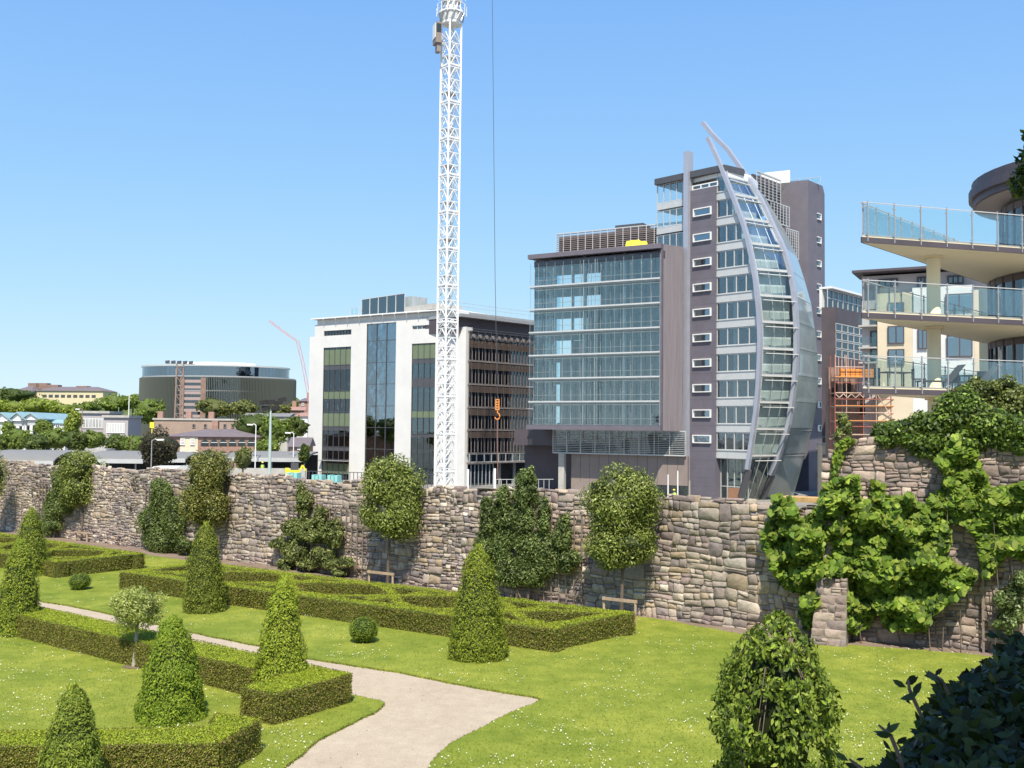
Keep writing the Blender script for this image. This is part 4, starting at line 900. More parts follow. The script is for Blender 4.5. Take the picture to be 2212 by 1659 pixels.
# plant room above the box
PF = Fr(BF.p(0, -7, 0).xy, math.degrees(math.atan2(BF.e.y, BF.e.x))); Sp = lambda X, Y=150: PF.S(*z3(X, Y)); Zp = lambda X, Y: PF.Z(*z3(X, Y))
zp = Zp(205, 148); mb = MB(); mb.box(PF, Sp(210), Sp(935), -6, -.6, zt - 1, zp - .4); mb.build('plant_room', M['purpled'], t)
louvre(t, 'louvre_screen', PF, Sp(205), Sp(935), zt + .15, zp, -.1, 17, 'brownp', .3)
mb = MB(); mb.box(PF, Sp(518), Sp(675), -4, -1, zp - .5, Zp(518, 92)); mb.build('roof_hatch', M['dgrey'], t)
for X in (340, 515, 700):
    pane(t, 'vent_window', PF, Sp(X), Sp(X + 38), zt + .05, zt + 1.1, .3, 'g_rail', 'whitep', 2, .12)
# below the box
UF = Fr(BF.p(0, -3.0, 0).xy, math.degrees(math.atan2(BF.e.y, BF.e.x))); Su = lambda X, Y=1300: UF.S(*z3(X, Y)); Zu = lambda X, Y: UF.Z(*z3(X, Y))
zl0, zl1_ = Zu(200, 1370), zb
mb = MB(); mb.box(UF, Su(195), Su(930), -6, -.8, zl0, zb + 1); mb.build('lower_floor', M['inter'], t)
pane(t, 'window', UF, Su(195), Su(930), zl0, zb, -.2, 'g_dark', 'lgrey', 10, .06)
louvre(t, 'louvre_screen', UF, Su(190), Su(930), zl0, zb - .1, .1, 9, 'grey', .26)
mb = MB(); mb.box(UF, Su(280), Su(935), -5, -.5, ZB + 2.3, zl0 - .13); mb.box(UF, Su(280), Su(480), -5, -.5, ZB, ZB + 2.3); mb.build('panel_wall', M['brownp'], t)
mb = MB(); mullions(mb, UF, Su(280), Su(935), ZB + 2.3, zl0 - .15, 12, .04, -.5, -.48); mb.build('panel_joint', M['dgrey'], t)
pane(t, 'window', UF, Su(482), Su(935), ZB, ZB + 2.28, -.7, 'g_dark', 'dgrey', 9, .08); mb = MB(); mb.box(UF, Su(482), Su(935), -5, -3, ZB, ZB + 2.2); mb.build('inner_wall', M['interd'], t)
mb = MB(); mb.box(UF, Su(225), Su(256), -.2, .5, ZB, zl0 - .1); mb.build('column', M['conc'], t)
mb = MB(); mb.box(UF, Su(-60), Su(280) - .1, -7, -5, ZB, zb + .5); mb.box(UF, Su(-60), Su(190), -5, -1.5, zl0 + 1, zb - .01); mb.build('link_wall', M['purpled'], t)
mb = MB(); z = zb + 1.2
while z < zt: mb.box(BF, g1 + .02, bl, .601, .606, z, z + .03); z += 1.25
mb.build('panel_joint', M['purpled'], t)
# tower plane
TF = Fr(D(1520, 900, 141).xy, -46.0); TS = lambda x, y=700: TF.S(x, y); TZ = lambda x, y: TF.Z(x, y)
T4 = lambda X, Y: TF.hit(*z4(X, Y)); T5 = lambda X, Y: TF.hit(*z5(X, Y))
ztw = T4(340, 528)[1]
sL, sP0, sP1 = TS(1419, 450), TS(1494), TS(1548)
mb = MB(); mb.box(TF, sL - .1, TS(1560, 370), -8, .5, ztw - .9, ztw); mb.prism([tuple(TF.p(TS(1560, 370) + .01, .3, 0).xy), tuple(TF.p(TS(1568, 380), .3, 0).xy), tuple(TF.p(TS(1568, 380) + .6, -3.6, 0).xy), tuple(TF.p(TS(1560, 370) + .01, -6, 0).xy)], ztw - .9, ztw - .01); mb.build('roof_parapet', M['dgrey'], t)
fs = (T5(570, 385)[1] - T5(565, 1245)[1]) / 4.0; zlev = [T5(565, 1245)[1] + k * fs for k in range(-0, 12)]
zlev = [z for z in zlev if z < ztw - 1.2]
# purple pier
mb = MB(); zpt = T4(480, 665)[1]; mb.box(TF, sP0, sP1, -2.5, .35, ZB, zpt); mb.build('pier', M['purple'], t)
mb = MB(); z = ZB + 1.1
while z < zpt: mb.box(TF, sP0, sP1, .351, .3515, z, z + .03); z += 1.22
mb.build('panel_joint', M['purpled'], t)
mb = MB(); mb.box(TF, TS(1476), sP0 - .3, -6, -1.2, ZB, zt + 1); mb.build('recess_wall', M['purpled'], t)
for k in range(24):
    pass
mb = MB(); z = ZB
while z < zt: mb.box(TF, TS(1476), sP0 - .3, -1.19, -1.1, z, z + .2); z += .5
mb.build('recess_louvre', M['dgrey'], t)
a = TS(1484), TS(1494); mb = MB(); mb.box(TF, a[0], a[1] - .02, -.3, .95, ZB + 3, TZ(1488, 330)); mb.build('fin', M['steel'], t)
mb = MB(); mb.box(TF, a[0] + .05, a[1] + .1, -.5, .6, ZB, ZB + 3); mb.build('fin_base', M['conc'], t)
for k, y in enumerate((457, 512, 566, 620.5, 675, 729.5, 784, 838.5, 893.5, 948.5)):
    s0, z0 = TF.hit(1503, y + 6.5, .4); s1, z1 = TF.hit(1538, y - 6.5, .4); zc = TF.Z(1520, y, .4)
    s0, s1 = TS(1503, 700), TS(1538.5, 700); hh = .45
    mb = MB(); mb.box(TF, s0, s1, .352, .40, zc - hh, zc + hh); o = mb.build('window', M['g_blue'], t)
    mb = MB(); w_ = .13; mb.box(TF, s0, s1, .353, .62, zc + hh, zc + hh + w_); mb.box(TF, s0, s1, .353, .62, zc - hh - w_, zc - hh); mb.box(TF, s0 - w_, s0 - .002, .353, .62, zc - hh - w_, zc + hh + w_); mb.box(TF, s1 + .002, s1 + w_, .353, .62, zc - hh - w_, zc + hh + w_); mb.build('frame', M['whitep'], o)
pane(t, 'window', TF, sP0 + .1, sP1 + .1, zpt + .05, ztw - 2.0, -.1, 'g_box', 'whitep', 3, .15)
mb = MB(); mb.box(TF, sP0, sP1 + .1, -2, -1, zpt, ztw - 2.0); mb.build('attic_wall', M['interd'], t)
# curtain wall floors right of the pier, up to the inner rib; and the upper left wing
RA = [(1532, 299), (1546, 328), (1560, 359), (1575, 397), (1590, 434.6), (1604.6, 472), (1617, 512), (1626, 554.5), (1634.8, 604.5), (1640.5, 656.7), (1643.5, 695.6), (1644.5, 734.7), (1643, 786.8), (1640.5, 838.9), (1635.4, 890.9), (1628.8, 937.9), (1622, 982), (1617, 1014), (1608, 1047), (1600, 1075)]
RB_ = [(1521, 265.7), (1539.7, 289.4), (1574.7, 324.4), (1599.7, 359.4), (1617, 384.4), (1634.7, 411.9), (1649.7, 439.4), (1664.7, 471.9), (1677, 499.4), (1689.7, 524.4), (1699.7, 551.9), (1709.7, 586.9), (1717, 629.4), (1721, 669.7), (1723, 708.7), (1722.6, 760.8), (1720, 812.9), (1713.5, 865), (1705.7, 917), (1694, 956), (1681, 995), (1668, 1026.4), (1655, 1055), (1645, 1080)]
RC = [(1600, 350), (1632, 394.4), (1662, 442), (1694.7, 497), (1722, 557), (1737, 604.4), (1749.7, 642), (1753.8, 669.6), (1763, 734.7), (1768, 799.8), (1765.6, 859.7), (1756.4, 917), (1740.8, 974), (1725, 1021), (1716, 1060), (1710, 1085)]
a0 = D(1644.5, 734.7, 1); sa = TS(1644.5, 734.7); pa = TF.p(sa, 0, 0)
dB = Vector((math.cos(math.radians(22)), math.sin(math.radians(22)))); pb = pa.xy + dB * 5.9
TB = Fr(pb, -46.0); dCc = Vector((math.cos(math.radians(58)), math.sin(math.radians(58)))); pc = pb + dCc * 9.6; TC = Fr(pc, -46.0)
A3 = [TF.p(*(lambda h: (h[0], 0, h[1]))(TF.hit(*q))) for q in RA]; B3 = [TB.p(*(lambda h: (h[0], 0, h[1]))(TB.hit(*q))) for q in RB_]; C3 = [TC.p(*(lambda h: (h[0], 0, h[1]))(TC.hit(*q))) for q in RC]
def atz(pl, z):
    if z >= pl[0].z: return pl[0].copy()
    for p, q in zip(pl, pl[1:]):
        if q.z <= z <= p.z: return p.lerp(q, (p.z - z) / max(1e-6, p.z - q.z))
    return pl[-1].copy()
def rib(name, pl, wd, dpth, parent):
    mb = MB(); vs = []; fs = []; nn = TF.n.to_3d(); ee = TF.e.to_3d()
    pts = []
    for i in range(len(pl) - 1):
        for k in range(4): pts.append(pl[i].lerp(pl[i + 1], k / 4))
    pts.append(pl[-1])
    for i, p in enumerate(pts):
        d = (pts[min(i + 3, len(pts) - 1)] - pts[max(i - 3, 0)]).normalized(); side = nn.cross(d).normalized(); h = dpth
        for a_, b_ in ((-1, -1), (1, -1), (1, 1), (-1, 1)): vs.append(p + side * wd / 2 * a_ + nn * (h / 2 * b_ + .3))
    n = len(pts)
    for i in range(n - 1):
        for k in range(4): fs.append((i * 4 + k, i * 4 + (k + 1) % 4, (i + 1) * 4 + (k + 1) % 4, (i + 1) * 4 + k))
    fs += [(0, 1, 2, 3), ((n - 1) * 4 + 3, (n - 1) * 4 + 2, (n - 1) * 4 + 1, (n - 1) * 4)]
    mb.add(vs, fs); o = mb.build(name, M['steel'], parent); return o
rib('curved_rib', A3[:-2], .52, .6, t); rib('curved_rib', B3[:-2], .56, .7, t)
for pl in (A3, B3): mb = MB(); mb.beam(pl[-3], pl[-1], .75, .8); mb.build('rib_foot', M['dgrey'], t)
mb = MB()
for k in range(9):
    pass
for k, z in enumerate(zlev):
    sR = TS(1548) + .0; e = (atz(A3, z) - TF.p(0, 0, z)).dot(TF.e.to_3d()) - .1
    if e - sR > .5:
        mb.box(TF, sP1 + .01, e, -5, .06, z - .55, z + .55)
        mb.box(TF, sP1 + .01, e, .0, .16, z + .5, z + .56)
    if z > Z(80, 300) - 3: mb.box(TF, sL, sP0 - .4, -5, .06, z - .4, z + .5)
mb.build('floor_band', M['lgrey'], t)
for k in range(len(zlev)):
    z0 = zlev[k] + .57; z1 = (zlev[k + 1] if k + 1 < len(zlev) else ztw - .3) - .57
    if z1 - z0 < .6: continue
    e = (atz(A3, (z0 + z1) / 2) - TF.p(0, 0, 0)).dot(TF.e.to_3d()) - .15
    if e - sP1 > .6: pane(t, 'window', TF, sP1 + .02, e, z0, z1, -.15, 'g_box', 'lgrey', max(1, round((e - sP1) / 1.6)), .13)
    if z1 > zt + 1.5: pane(t, 'window', TF, sL, sP0 - .45, z0, z1, -.15, 'g_box', 'lgrey', 5, .12)
z0, z1 = ZB, zlev[0] - .57
e = (atz(A3, (z0 + z1) / 2) - TF.p(0, 0, 0)).dot(TF.e.to_3d()) - .1
pane(t, 'window', TF, sP1 + .1, e, z0, z1, -1.0, 'g_green', 'lgrey', 4, .1, [z0 + 2.4])
mb = MB(); mb.box(TF, sP1 + 1.3, sP1 + 3.6, -.95, -.85, ZB, ZB + 2.3); mb.build('door', mat('brown_door', (.33, .17, .10), .6, var=.1, vs=3), t)
mb = MB(); mb.box(TF, sL + .5, sP0, -8, -5.5, zt - 1, ztw - 1)
zz = [ZB] + zlev
for z0, z1 in zip(zz, zz[1:]):
    e = (atz(A3, z1) - TF.p(0, 0, 0)).dot(TF.e.to_3d()) - 3.0; mb.box(TF, sP0 + .3, max(e, sP0 + 1), -9, -3.5, z0 + .1, z1 - .1)
mb.build('core_wall', M['interd'], t)
mb = MB(); mb.tube([TF.p(sP1 + 2.2, -1.4, ZB), TF.p(sP1 + 2.2, -1.4, ztw - 6)], .3, 10); mb.build('column', M['conc'], t)
# sail glazing: floor edges and panes between the ribs
def bez(p, q, z, bulge=.0): return p
lv2 = [ZB + .2] + zlev; top_s = TZ(1600, 372)
lv2.append(top_s); lv2 = sorted(set(round(v, 3) for v in lv2))
back = TF.p(TS(1640), -6, 0)
for k in range(len(lv2)):
    z = lv2[k]; a, b, c = atz(A3, z), atz(B3, z), atz(C3, z)
    if z > C3[0].z: continue
    if k == 0: continue
    mb = MB(); ih = .2
    poly = [a + (b - a) * .04, b - (b - a) * .02, c, c + Vector((-3, 3.5, 0)), a + Vector((-2, 5.5, 0))]
    mb.prism([(p.x, p.y) for p in poly], z - ih, z + .1); mb.build('sail_floor', M['lgrey'], t)
    mb = MB(); off = Vector((.25, -.5, 0)); mb.beam(a + off + Vector((.3, 0, -.75)), b + off + Vector((-.3, 0, -.75)), .25, .07); mb.build('sun_shade', M['whitep'], t)
def qpane(name, p00, p10, p11, p01, m, nv, parent, fm='lgrey', w=.07):
    # bent glass panel through four 3-D corners, with thickness
    mb = MB(); nrm = (p10 - p00).cross(p01 - p00).normalized() * .04
    mb.hexa([p00 + nrm, p10 + nrm, p10, p00, p01 + nrm, p11 + nrm, p11, p01]); o = mb.build(name, m, parent)
    mb = MB()
    for i in range(nv + 1): f = i / nv; mb.beam(p00.lerp(p10, f) - nrm, p01.lerp(p11, f) - nrm, w)
    mb.beam(p00 - nrm, p10 - nrm, w); mb.build('frame', M[fm], o)
for k in range(len(lv2) - 1):
    z0, z1 = lv2[k] + .13, lv2[k + 1] - .33
    if z1 - z0 < .8: continue
    a0, b0, c0, a1, b1, c1 = atz(A3, z0), atz(B3, z0), atz(C3, z0), atz(A3, z1), atz(B3, z1), atz(C3, z1)
    if z1 > C3[0].z: continue
    qpane('sail_window', a0 + (b0 - a0) * .06, b0 - (b0 - a0) * .04, b1 - (b1 - a1) * .04, a1 + (b1 - a1) * .06, M['g_sail'], 3, t)
    qpane('side_window', b0 + (c0 - b0) * .02, c0, atz(C3, z1 + .4), atz(B3, z1 + .4) * 1.0, M['g_side'], 1, t, 'dgrey')
sint = mat('sail_interior', (.42, .47, .46), .9, var=.3, vs=.5, stretch=(1, 1, .3))
mb = MB()
for k in range(len(lv2) - 1):
    z0, z1 = lv2[k] + .13, lv2[k + 1] - .33
    if z1 > C3[0].z or z1 - z0 < .8 or k == 0: continue
    a, b, c = atz(A3, z1), atz(B3, z1), atz(C3, z1); mb.prism([(p.x, p.y) for p in (a + (b - a) * .08 + Vector((-.35, 1.15, 0)), b + Vector((-.55, 1.0, 0)), b + (c - b) * .8 + Vector((-1.6, .6, 0)), b + Vector((-2.5, 6, 0)))], z0, z1)
mb.build('sail_core', sint, t)
mb = MB(); p_ = atz(A3, top_s); q = [p_, atz(B3, top_s), atz(B3, top_s) + Vector((2, 4, 0)), p_ + Vector((-5, 6, 0))]; mb.prism([(v.x, v.y) for v in q], top_s, top_s + .9); mb.build('sail_roof', M['whitep'], t)
# tower block at the right, with small windows
KF = Fr(D(1686, 900, 163).xy, -23.0); KC = KF.p(KF.S(1746, 600), 0, 0); KR = Fr(KC.xy, 47.6); kz = KF.Z(1746, 388.5)
kr = KR.S(1777, 450)
mb = MB(); mb.prism([tuple(KF.p(-2, 0, 0).xy), tuple(KC.xy), tuple(KR.p(kr, 0, 0).xy), tuple(KF.p(KF.S(1746, 600) + 1.5, -11, 0).xy), tuple(KF.p(-2, -9, 0).xy)], ZB, kz); mb.build('stair_tower', M['purple'], t)
for k in range(12):
    y = 468 + k * 50.6 + k * .15; s0, s1 = KR.S(1765.2, y), KR.S(1771.5, y); zc = KR.Z(1768, y)
    mb = MB(); mb.box(KR, s0, s1, .01, .08, zc - .4, zc + .4); o = mb.build('window', M['g_blue'], t)
    mb = MB(); mb.box(KR, s0 - .12, s1 + .12, .01, .22, zc + .4, zc + .52); mb.box(KR, s0 - .12, s1 + .12, .01, .22, zc - .55, zc - .4); mb.box(KR, s1, s1 + .12, .01, .22, zc - .4, zc + .4); mb.build('frame', M['whitep'], o)
# stepped louvre screens between sail and tower
LFm = Fr(D(1684, 900, 156).xy, 47.0)
for (xa, xb, ya, yb) in ((1633, 1685, 377, 441), (1664, 1704, 436, 490), (1698, 1724, 489, 560)):
    s0, s1 = LFm.S(xa), LFm.S(xb); z1 = LFm.Z(xb, ya + 13); z0 = LFm.Z(xb, yb); louvre(t, 'louvre_screen', LFm, s0, s1, z0, z1, 0, 6, 'grey', .45)
    mb = MB(); mb.box(LFm, s0 + .1, s1 - .1, -.9, -.5, z0, z1 - .3); mb.build('plant_wall', M['purpled'], t)
mb = MB(); q0 = D(1645, 380, 158); q1 = D(1699, 380, 158); zt_ = D(1672, 374, 158).z; mb.prism([(q0.x, q0.y), (q1.x, q1.y - 2), (q1.x + .5, q1.y + 5), (q0.x, q0.y + 6)], D(1672, 400, 158).z, zt_); mb.build('roof_room', M['whitep'], t)
pane(t, 'roof_screen', KF, KF.S(1700, 380), KF.S(1768, 380), kz, KF.Z(1740, 375), -3, 'g_rail', 'lgrey', 3, .05)
# yellow tarp on the box roof
mb = MB(); v = []; f_ = []
for i in range(9):
    for j in range(4):
        s0 = S(590) + (S(697) - S(590)) * i / 8; h = (.15 if j in (0, 3) else 1.0 - .25 * (i > 5)) + .12 * noise.noise(Vector((i * .7, j, 1))); v.append(BF.p(s0, .3 - j * .6, zt + .1 + (0 if j == 0 or j == 3 else h) + (.02 if j in (0, 3) else 0)))
f_ = [(i * 4 + j, (i + 1) * 4 + j, (i + 1) * 4 + j + 1, i * 4 + j + 1) for i in range(8) for j in range(3)] + [(0, 1, 2, 3), (35, 34, 33, 32)]
mb.add(v, f_); tag(mb.build('tarpaulin', M['yellow'], smooth=True), 'bright yellow tarpaulin draped over goods on the roof of the glass box', 'tarpaulin')
# two poles and a skip in front of the brown panels
for x, y0, lb in ((1443, 1025, 'left thin white pole standing before the brown panels'), (1464, 1017, 'taller thin white pole near the steel fin')):
    q = D(x, 1050, 138); mb = MB(); mb.tube([(q.x, 138, -4), (q.x, 138, D(x, y0, 138).z)], .09, 6); tag(mb.build('white_pole', M['whitep']), lb, 'pole')
# ---------------------------------------------------------------- tower crane
cb = D(964, 900, 115.0); cb.z = -4; t = thing('tower_crane', 'tall white lattice tower crane mast rising out of the top of the picture', 'crane', cb)
CF = Fr(cb.xy, 40.0); Wm = 1.66; hs = Wm / 2; ztb = D(972, 52, 115).z
corners = [(-hs, -hs), (hs, -hs), (hs, hs), (-hs, hs)]
cp = lambda i, z: CF.p(corners[i % 4][0], corners[i % 4][1], z)
mb = MB()
for i in range(4): mb.beam(cp(i, -4), cp(i, ztb), .2)
mb.build('mast_chord', M['whitep'], t)
mb = MB(); z = -4.0; k = 0; st = 1.07
while z + st < ztb:
    for i in range(4):
        mb.beam(cp(i, z), cp(i + 1, z), .09)
        f = cp(i, z), cp(i + 1, z); g_ = cp(i, z + st), cp(i + 1, z + st); mid = (g_[0] + g_[1]) / 2
        mb.beam(f[0], mid, .085); mb.beam(f[1], mid, .085)
        if k % 4 == 0: mb.beam(f[0], g_[1], .06)
    z += st; k += 1
    if z > 20: st = 1.43
mb.build('lattice_bracing', M['whitep'], t)
z = 2.0; lad = MB(); k = 0
while z < ztb - 2:
    mb = MB(); mb.box(CF, -hs + .1, hs - .1, -hs + .1, .1 if k % 2 else .3, z, z + .08)
    for sgn in (-.2, .2): lad.beam(CF.p(sgn, .35 if k % 2 else -.3, z), CF.p(sgn, -.3 if k % 2 else .35, z + 4.2), .05)
    for r in range(12): f = r / 12; n_ = (.35 if k % 2 else -.3) * (1 - f) + (-.3 if k % 2 else .35) * f; lad.beam(CF.p(-.2, n_, z + 4.2 * f), CF.p(.2, n_, z + 4.2 * f), .035)
    mb.build('rest_platform', M['grey'], t); mb = MB()
    for i in range(4): mb.beam(cp(i, z - 1.0), cp(i + 1, z - 1.0), .17, .2)
    mb.build('collar', M['whitep'], t); z += 4.28; k += 1
lad.build('ladder', M['lgrey'], t)
mb = MB(); o = CF.p(0, 0, 0)
mb.tube([o + Vector((0, 0, ztb - .1)), o + Vector((0, 0, ztb + .25))], [1.15, 1.15], 16); mb.tube([o + Vector((0, 0, ztb + .26)), o + Vector((0, 0, ztb + 1.1))], [1.2, 1.42], 12); mb.tube([o + Vector((0, 0, ztb + 1.12)), o + Vector((0, 0, ztb + 1.3))], [1.5, 1.5], 16); mb.tube([o + Vector((0, 0, ztb + 1.42)), o + Vector((0, 0, ztb + 2.8))], [.8, .8], 16); mb.build('slewing_ring', M['whitep'], t)
mb = MB()
for k in range(12):
    a = k * math.pi / 6; p = o + Vector((1.3 * math.cos(a), 1.3 * math.sin(a), ztb + .15)); q = o + Vector((1.48 * math.cos(a + .3), 1.48 * math.sin(a + .3), ztb + 1.1)); mb.beam(p, q, .12)
    q = o + Vector((.85 * math.cos(a + .5), .85 * math.sin(a + .5), ztb + 2.8)); mb.beam(p + Vector((0, 0, 1.2)), q, .1)
mb.build('ring_strut', M['grey'], t)
mb = MB()
for k in range(14):
    a = k * 2 * math.pi / 14; p = o + Vector((1.75 * math.cos(a), 1.75 * math.sin(a), 0)); p2 = o + Vector((1.75 * math.cos(a + .4488), 1.75 * math.sin(a + .4488), 0))
    for zz in (0, 2.2): mb.beam(p + Vector((0, 0, ztb + .9 + zz)), p + Vector((0, 0, ztb + 2.1 + zz)), .05); mb.beam(p + Vector((0, 0, ztb + 2.1 + zz)), p2 + Vector((0, 0, ztb + 2.1 + zz)), .04); mb.beam(p + Vector((0, 0, ztb + 1.5 + zz)), p2 + Vector((0, 0, ztb + 1.5 + zz)), .03)
mb.build('guard_rail', M['whitep'], t)
cabp = D(943, 70, 114); mb = MB(); cF = Fr(cabp.xy, 20); mb.box(cF, -.2, .5, -.9, .5, cabp.z - 1.3, cabp.z + 1.1); mb.box(cF, .0, .45, -.5, .3, cabp.z - 2.3, cabp.z - 1.31); ca = mb.build('cab', M['brownp'], t)
mb = MB(); mb.box(cF, -.12, .42, .501, .53, cabp.z - .1, cabp.z + .9); mb.build('cab_window', M['farglass'], ca); mb = MB(); mb.box(cF, -.26, -.203, -.8, .4, cabp.z - .7, cabp.z + 1.0); mb.build('cab_panel', M['whitep'], ca)
jb = o + Vector((0, 0, ztb + 3.4)); tip = D(1063, 2, 123); tip = tip + (Vector((0, 0, 14))); mb = MB(); rope_top = tip
def lattice(mb, p, q, w, n, tt=.1):
    d = (q - p).normalized(); a = d.cross(Vector((0, 0, 1))).normalized() * w / 2; b_ = a.cross(d).normalized() * w * .8; cs = [lambda f, u=u, v=v: p.lerp(q, f) + a * u + b_ * v for u, v in ((-1, 0), (1, 0), (0, 1))]
    for c in cs: mb.beam(c(0), c(1), tt)
    for i in range(n):
        f, g_ = i / n, (i + 1) / n
        for k in range(3): mb.beam(cs[k](f), cs[(k + 1) % 3](g_), tt * .5); mb.beam(cs[k](f), cs[(k + 1) % 3](f), tt * .5)
mb.tube([jb - Vector((0, 0, .8)), jb + Vector((0, 0, .4))], 1.2, 10); lattice(mb, jb, tip, 1.3, 16); mb.build('jib', M['whitep'], t)
mb = MB(); back = jb - (tip - jb).normalized() * 5; back.z = jb.z + 1; lattice(mb, jb, back, 1.4, 5, .12); mb.build('counter_jib', M['whitep'], t)
# rope and hook
hk = D(1074.5, 868, 121); t2 = thing('crane_hook', 'orange crane hook block on a long dark rope right of the crane mast', 'crane hook', hk - Vector((0, 0, 3)))
mb = MB(); p1 = D(1069.5, 600, 121.5); mb.tube([hk, p1, D(1063.5, 0, 123), tip], .035, 5); mb.build('hoist_rope', M['rope'], t2)
zh = hk.z; mb = MB(); F2 = Fr(hk.xy, 10)
for sg in (-.25, .12): mb.box(F2, sg, sg + .12, -.08, .08, zh - .9, zh + .25)
for zz in (.3, 0, -.3, -.6, -.9): mb.box(F2, -.26, .25, -.1, .1, zh + zz - .09, zh + zz + .03)
mb.build('hook_block', M['orange'], t2)
mb = MB(); pts = [hk + Vector((.0, 0, -1.0))] + [hk + Vector((.3 * math.cos(a), 0, -1.75 + .38 * math.sin(a))) for a in np.linspace(1.4, -2.9, 12)]; mb.tube(pts, .08, 6); mb.build('hook', M['orange'], t2)
mb = MB(); mb.tube([hk + Vector((0, 0, -2.1)), D(1075.5, 1035, 121)], .05, 5); mb.build('sling_rope', mat('brown_sling', (.25, .14, .12), .8), t2)
# ---------------------------------------------------------------- balcony apartment building
P0 = D(1864, 900, 43.0); F1 = Fr(P0.xy, 16.0); F2 = Fr(P0.xy, 46.7)
DC = Vector((31.5, 52.0)); DR = 6.0
t = thing('apartment_building', 'cream apartment building with wedge shaped balconies and a round glazed drum', 'building', (DC.x, DC.y, -3.6)); apb = t
decks = [(D(1864, 585 * .4271 + 259.2, 43).z, 437), (D(1864, 967 * .4271 + 259.2, 43).z, 605), (D(1864, 1350 * .4271 + 259.2, 43).z, 768.5)]
q = F2.p(16.3, 0, 0)
wedge = [tuple(F1.p(0, 0, 0).xy), tuple(F1.p(18, 0, 0).xy), (34, 56), tuple(q.xy)]
inset = lambda d: [tuple((Vector(p).lerp(Vector((25, 52)), d)).to_tuple()) for p in wedge]
def circ(r, z, n=40, a0=0, a1=2 * math.pi): return [(DC.x + r * math.cos(a0 + (a1 - a0) * i / n), DC.y + r * math.sin(a0 + (a1 - a0) * i / n)) for i in range(n)]
for i, (zd, yr) in enumerate(decks):
    mb = MB(); mb.prism(wedge, zd - .30, zd - .02); mb.build('balcony_slab', M['soffit'], t)
    mb = MB(); mb.box(F1, -.06, 18, .002, .06, zd - .30, zd - .06); mb.box(F2, 0, 16.3, -.06, -.002, zd - .30, zd - .06); mb.build('edge_beam', M['purpled'], t)
    mb = MB(); mb.prism(inset(.004), zd - .0199, zd + .06); mb.build('deck', M['conc'], t)
    zr_ = D(1864, yr, 43).z
    for F_, ln, nm in ((F1, 18, 'front'), (F2, 16.0, 'side')):
        n_ = .06 if nm == 'front' else -.06; rl = MB(); rl.beam(F_.p(0, n_, zr_), F_.p(ln, n_, zr_), .05, .035); r_ = rl.build('railing', M['lgrey'], t)
        stp = 1.36; k = 0; a = .24
        mp = MB(); 
        while a < ln:
            pm = MB(); pm.box(F_, a - .022, a + .022, n_ - .02, n_ + .03, zd - .25, zr_ + .07); pm.box(F_, a - .07, a + .07, n_ - .02, n_ + .02, zr_ - .22, zr_ - .17); pm.box(F_, a - .07, a + .07, n_ - .02, n_ + .02, zd + .12, zd + .17)
            if a < 9 or nm == 'side': pm.build('post', M['grey'], r_)
            b_ = min(a + stp, ln) - .06
            gm = MB(); gm.box(F_, a + .06, b_, n_ - .008, n_ + .008, zd + .1, zr_ - .08)
            if a < 9 or nm == 'side': gm.build('glass_panel', M['g_rail'], r_)
            a += stp
col_ = D(2018, 800, 46.2); 
for (za, zb) in ((-3.6, decks[2][0] - .31), (decks[2][0] + .07, decks[1][0] - .31), (decks[1][0] + .07, decks[0][0] - .31)):
    mb = MB(); mb.tube([(col_.x, col_.y, za), (col_.x, col_.y, zb - .12)], .30, 20); mb.tube([(col_.x, col_.y, zb - .12), (col_.x, col_.y, zb)], .42, 20); mb.build('column', M['soffit'], t, True)
def ringwall(name, r0, r1, z0, z1, m, a0=math.pi * .55, a1=math.pi * 1.75, n=40, parent=None):
    mb = MB()
    for i in range(n):
        x, y = a0 + (a1 - a0) * i / n, a0 + (a1 - a0) * (i + 1) / n
        P = [(DC.x + r * math.cos(a), DC.y + r * math.sin(a)) for r, a in ((r1, x), (r1, y), (r0, y), (r0, x))]
        mb.hexa([(*p, z0) for p in P] + [(*p, z1) for p in P])
    return mb.build(name, m, parent or t)
dz = [-3.6, decks[2][0], decks[1][0], decks[0][0]]
brf = mat('bronze_frame', (.12, .085, .075), .5, .2)
zroof0 = D(2104, 420, DC.y - 2).z + .35
for i in range(4):
    z0 = dz[i] + .08; z1 = (dz[i + 1] if i < 3 else zroof0) - .33; r = DR if i < 3 else 5.4
    w_ = ringwall('window', r - .06, r - .02, z0 + .2, z1 - .35, M['g_dark'])
    ringwall('frame', r - .08, r + .02, z1 - .35, z1, brf, parent=w_); ringwall('frame', r - .08, r + .02, z0, z0 + .2, brf, parent=w_)
    mb = MB()
    for k in range(26):
        a = math.pi * .55 + k * .145; c = Vector((DC.x + r * math.cos(a), DC.y + r * math.sin(a), 0)); mb.beam(c + Vector((0, 0, z0)), c + Vector((0, 0, z1)), .09)
    mb.build('frame', brf, w_)
    ringwall('inner_wall', r - 3.2, r - 3.0, z0, z1, M['inter'])
mb = MB(); mb.prism([tuple(F2.p(16.4, .0, 0).xy), tuple(F2.p(16.4, -.6, 0).xy), (27.5, 58), (29, 57)], -3.6, decks[0][0] - .4); mb.build('wall', M['soffit'], t)
mb = MB(); mb.prism(circ(6.75, 0, 48), zroof0 + .02, zroof0 + .35); mb.prism(circ(6.95, 0, 48), zroof0 + .351, zroof0 + .8); mb.prism(circ(6.8, 0, 48), zroof0 + .801, zroof0 + 1.25); mb.build('roof', M['purpled'], t)
mb = MB(); mb.prism(circ(6.6, 0, 48), zroof0 - .05, zroof0 + .01); mb.build('soffit', M['brownp'], t)
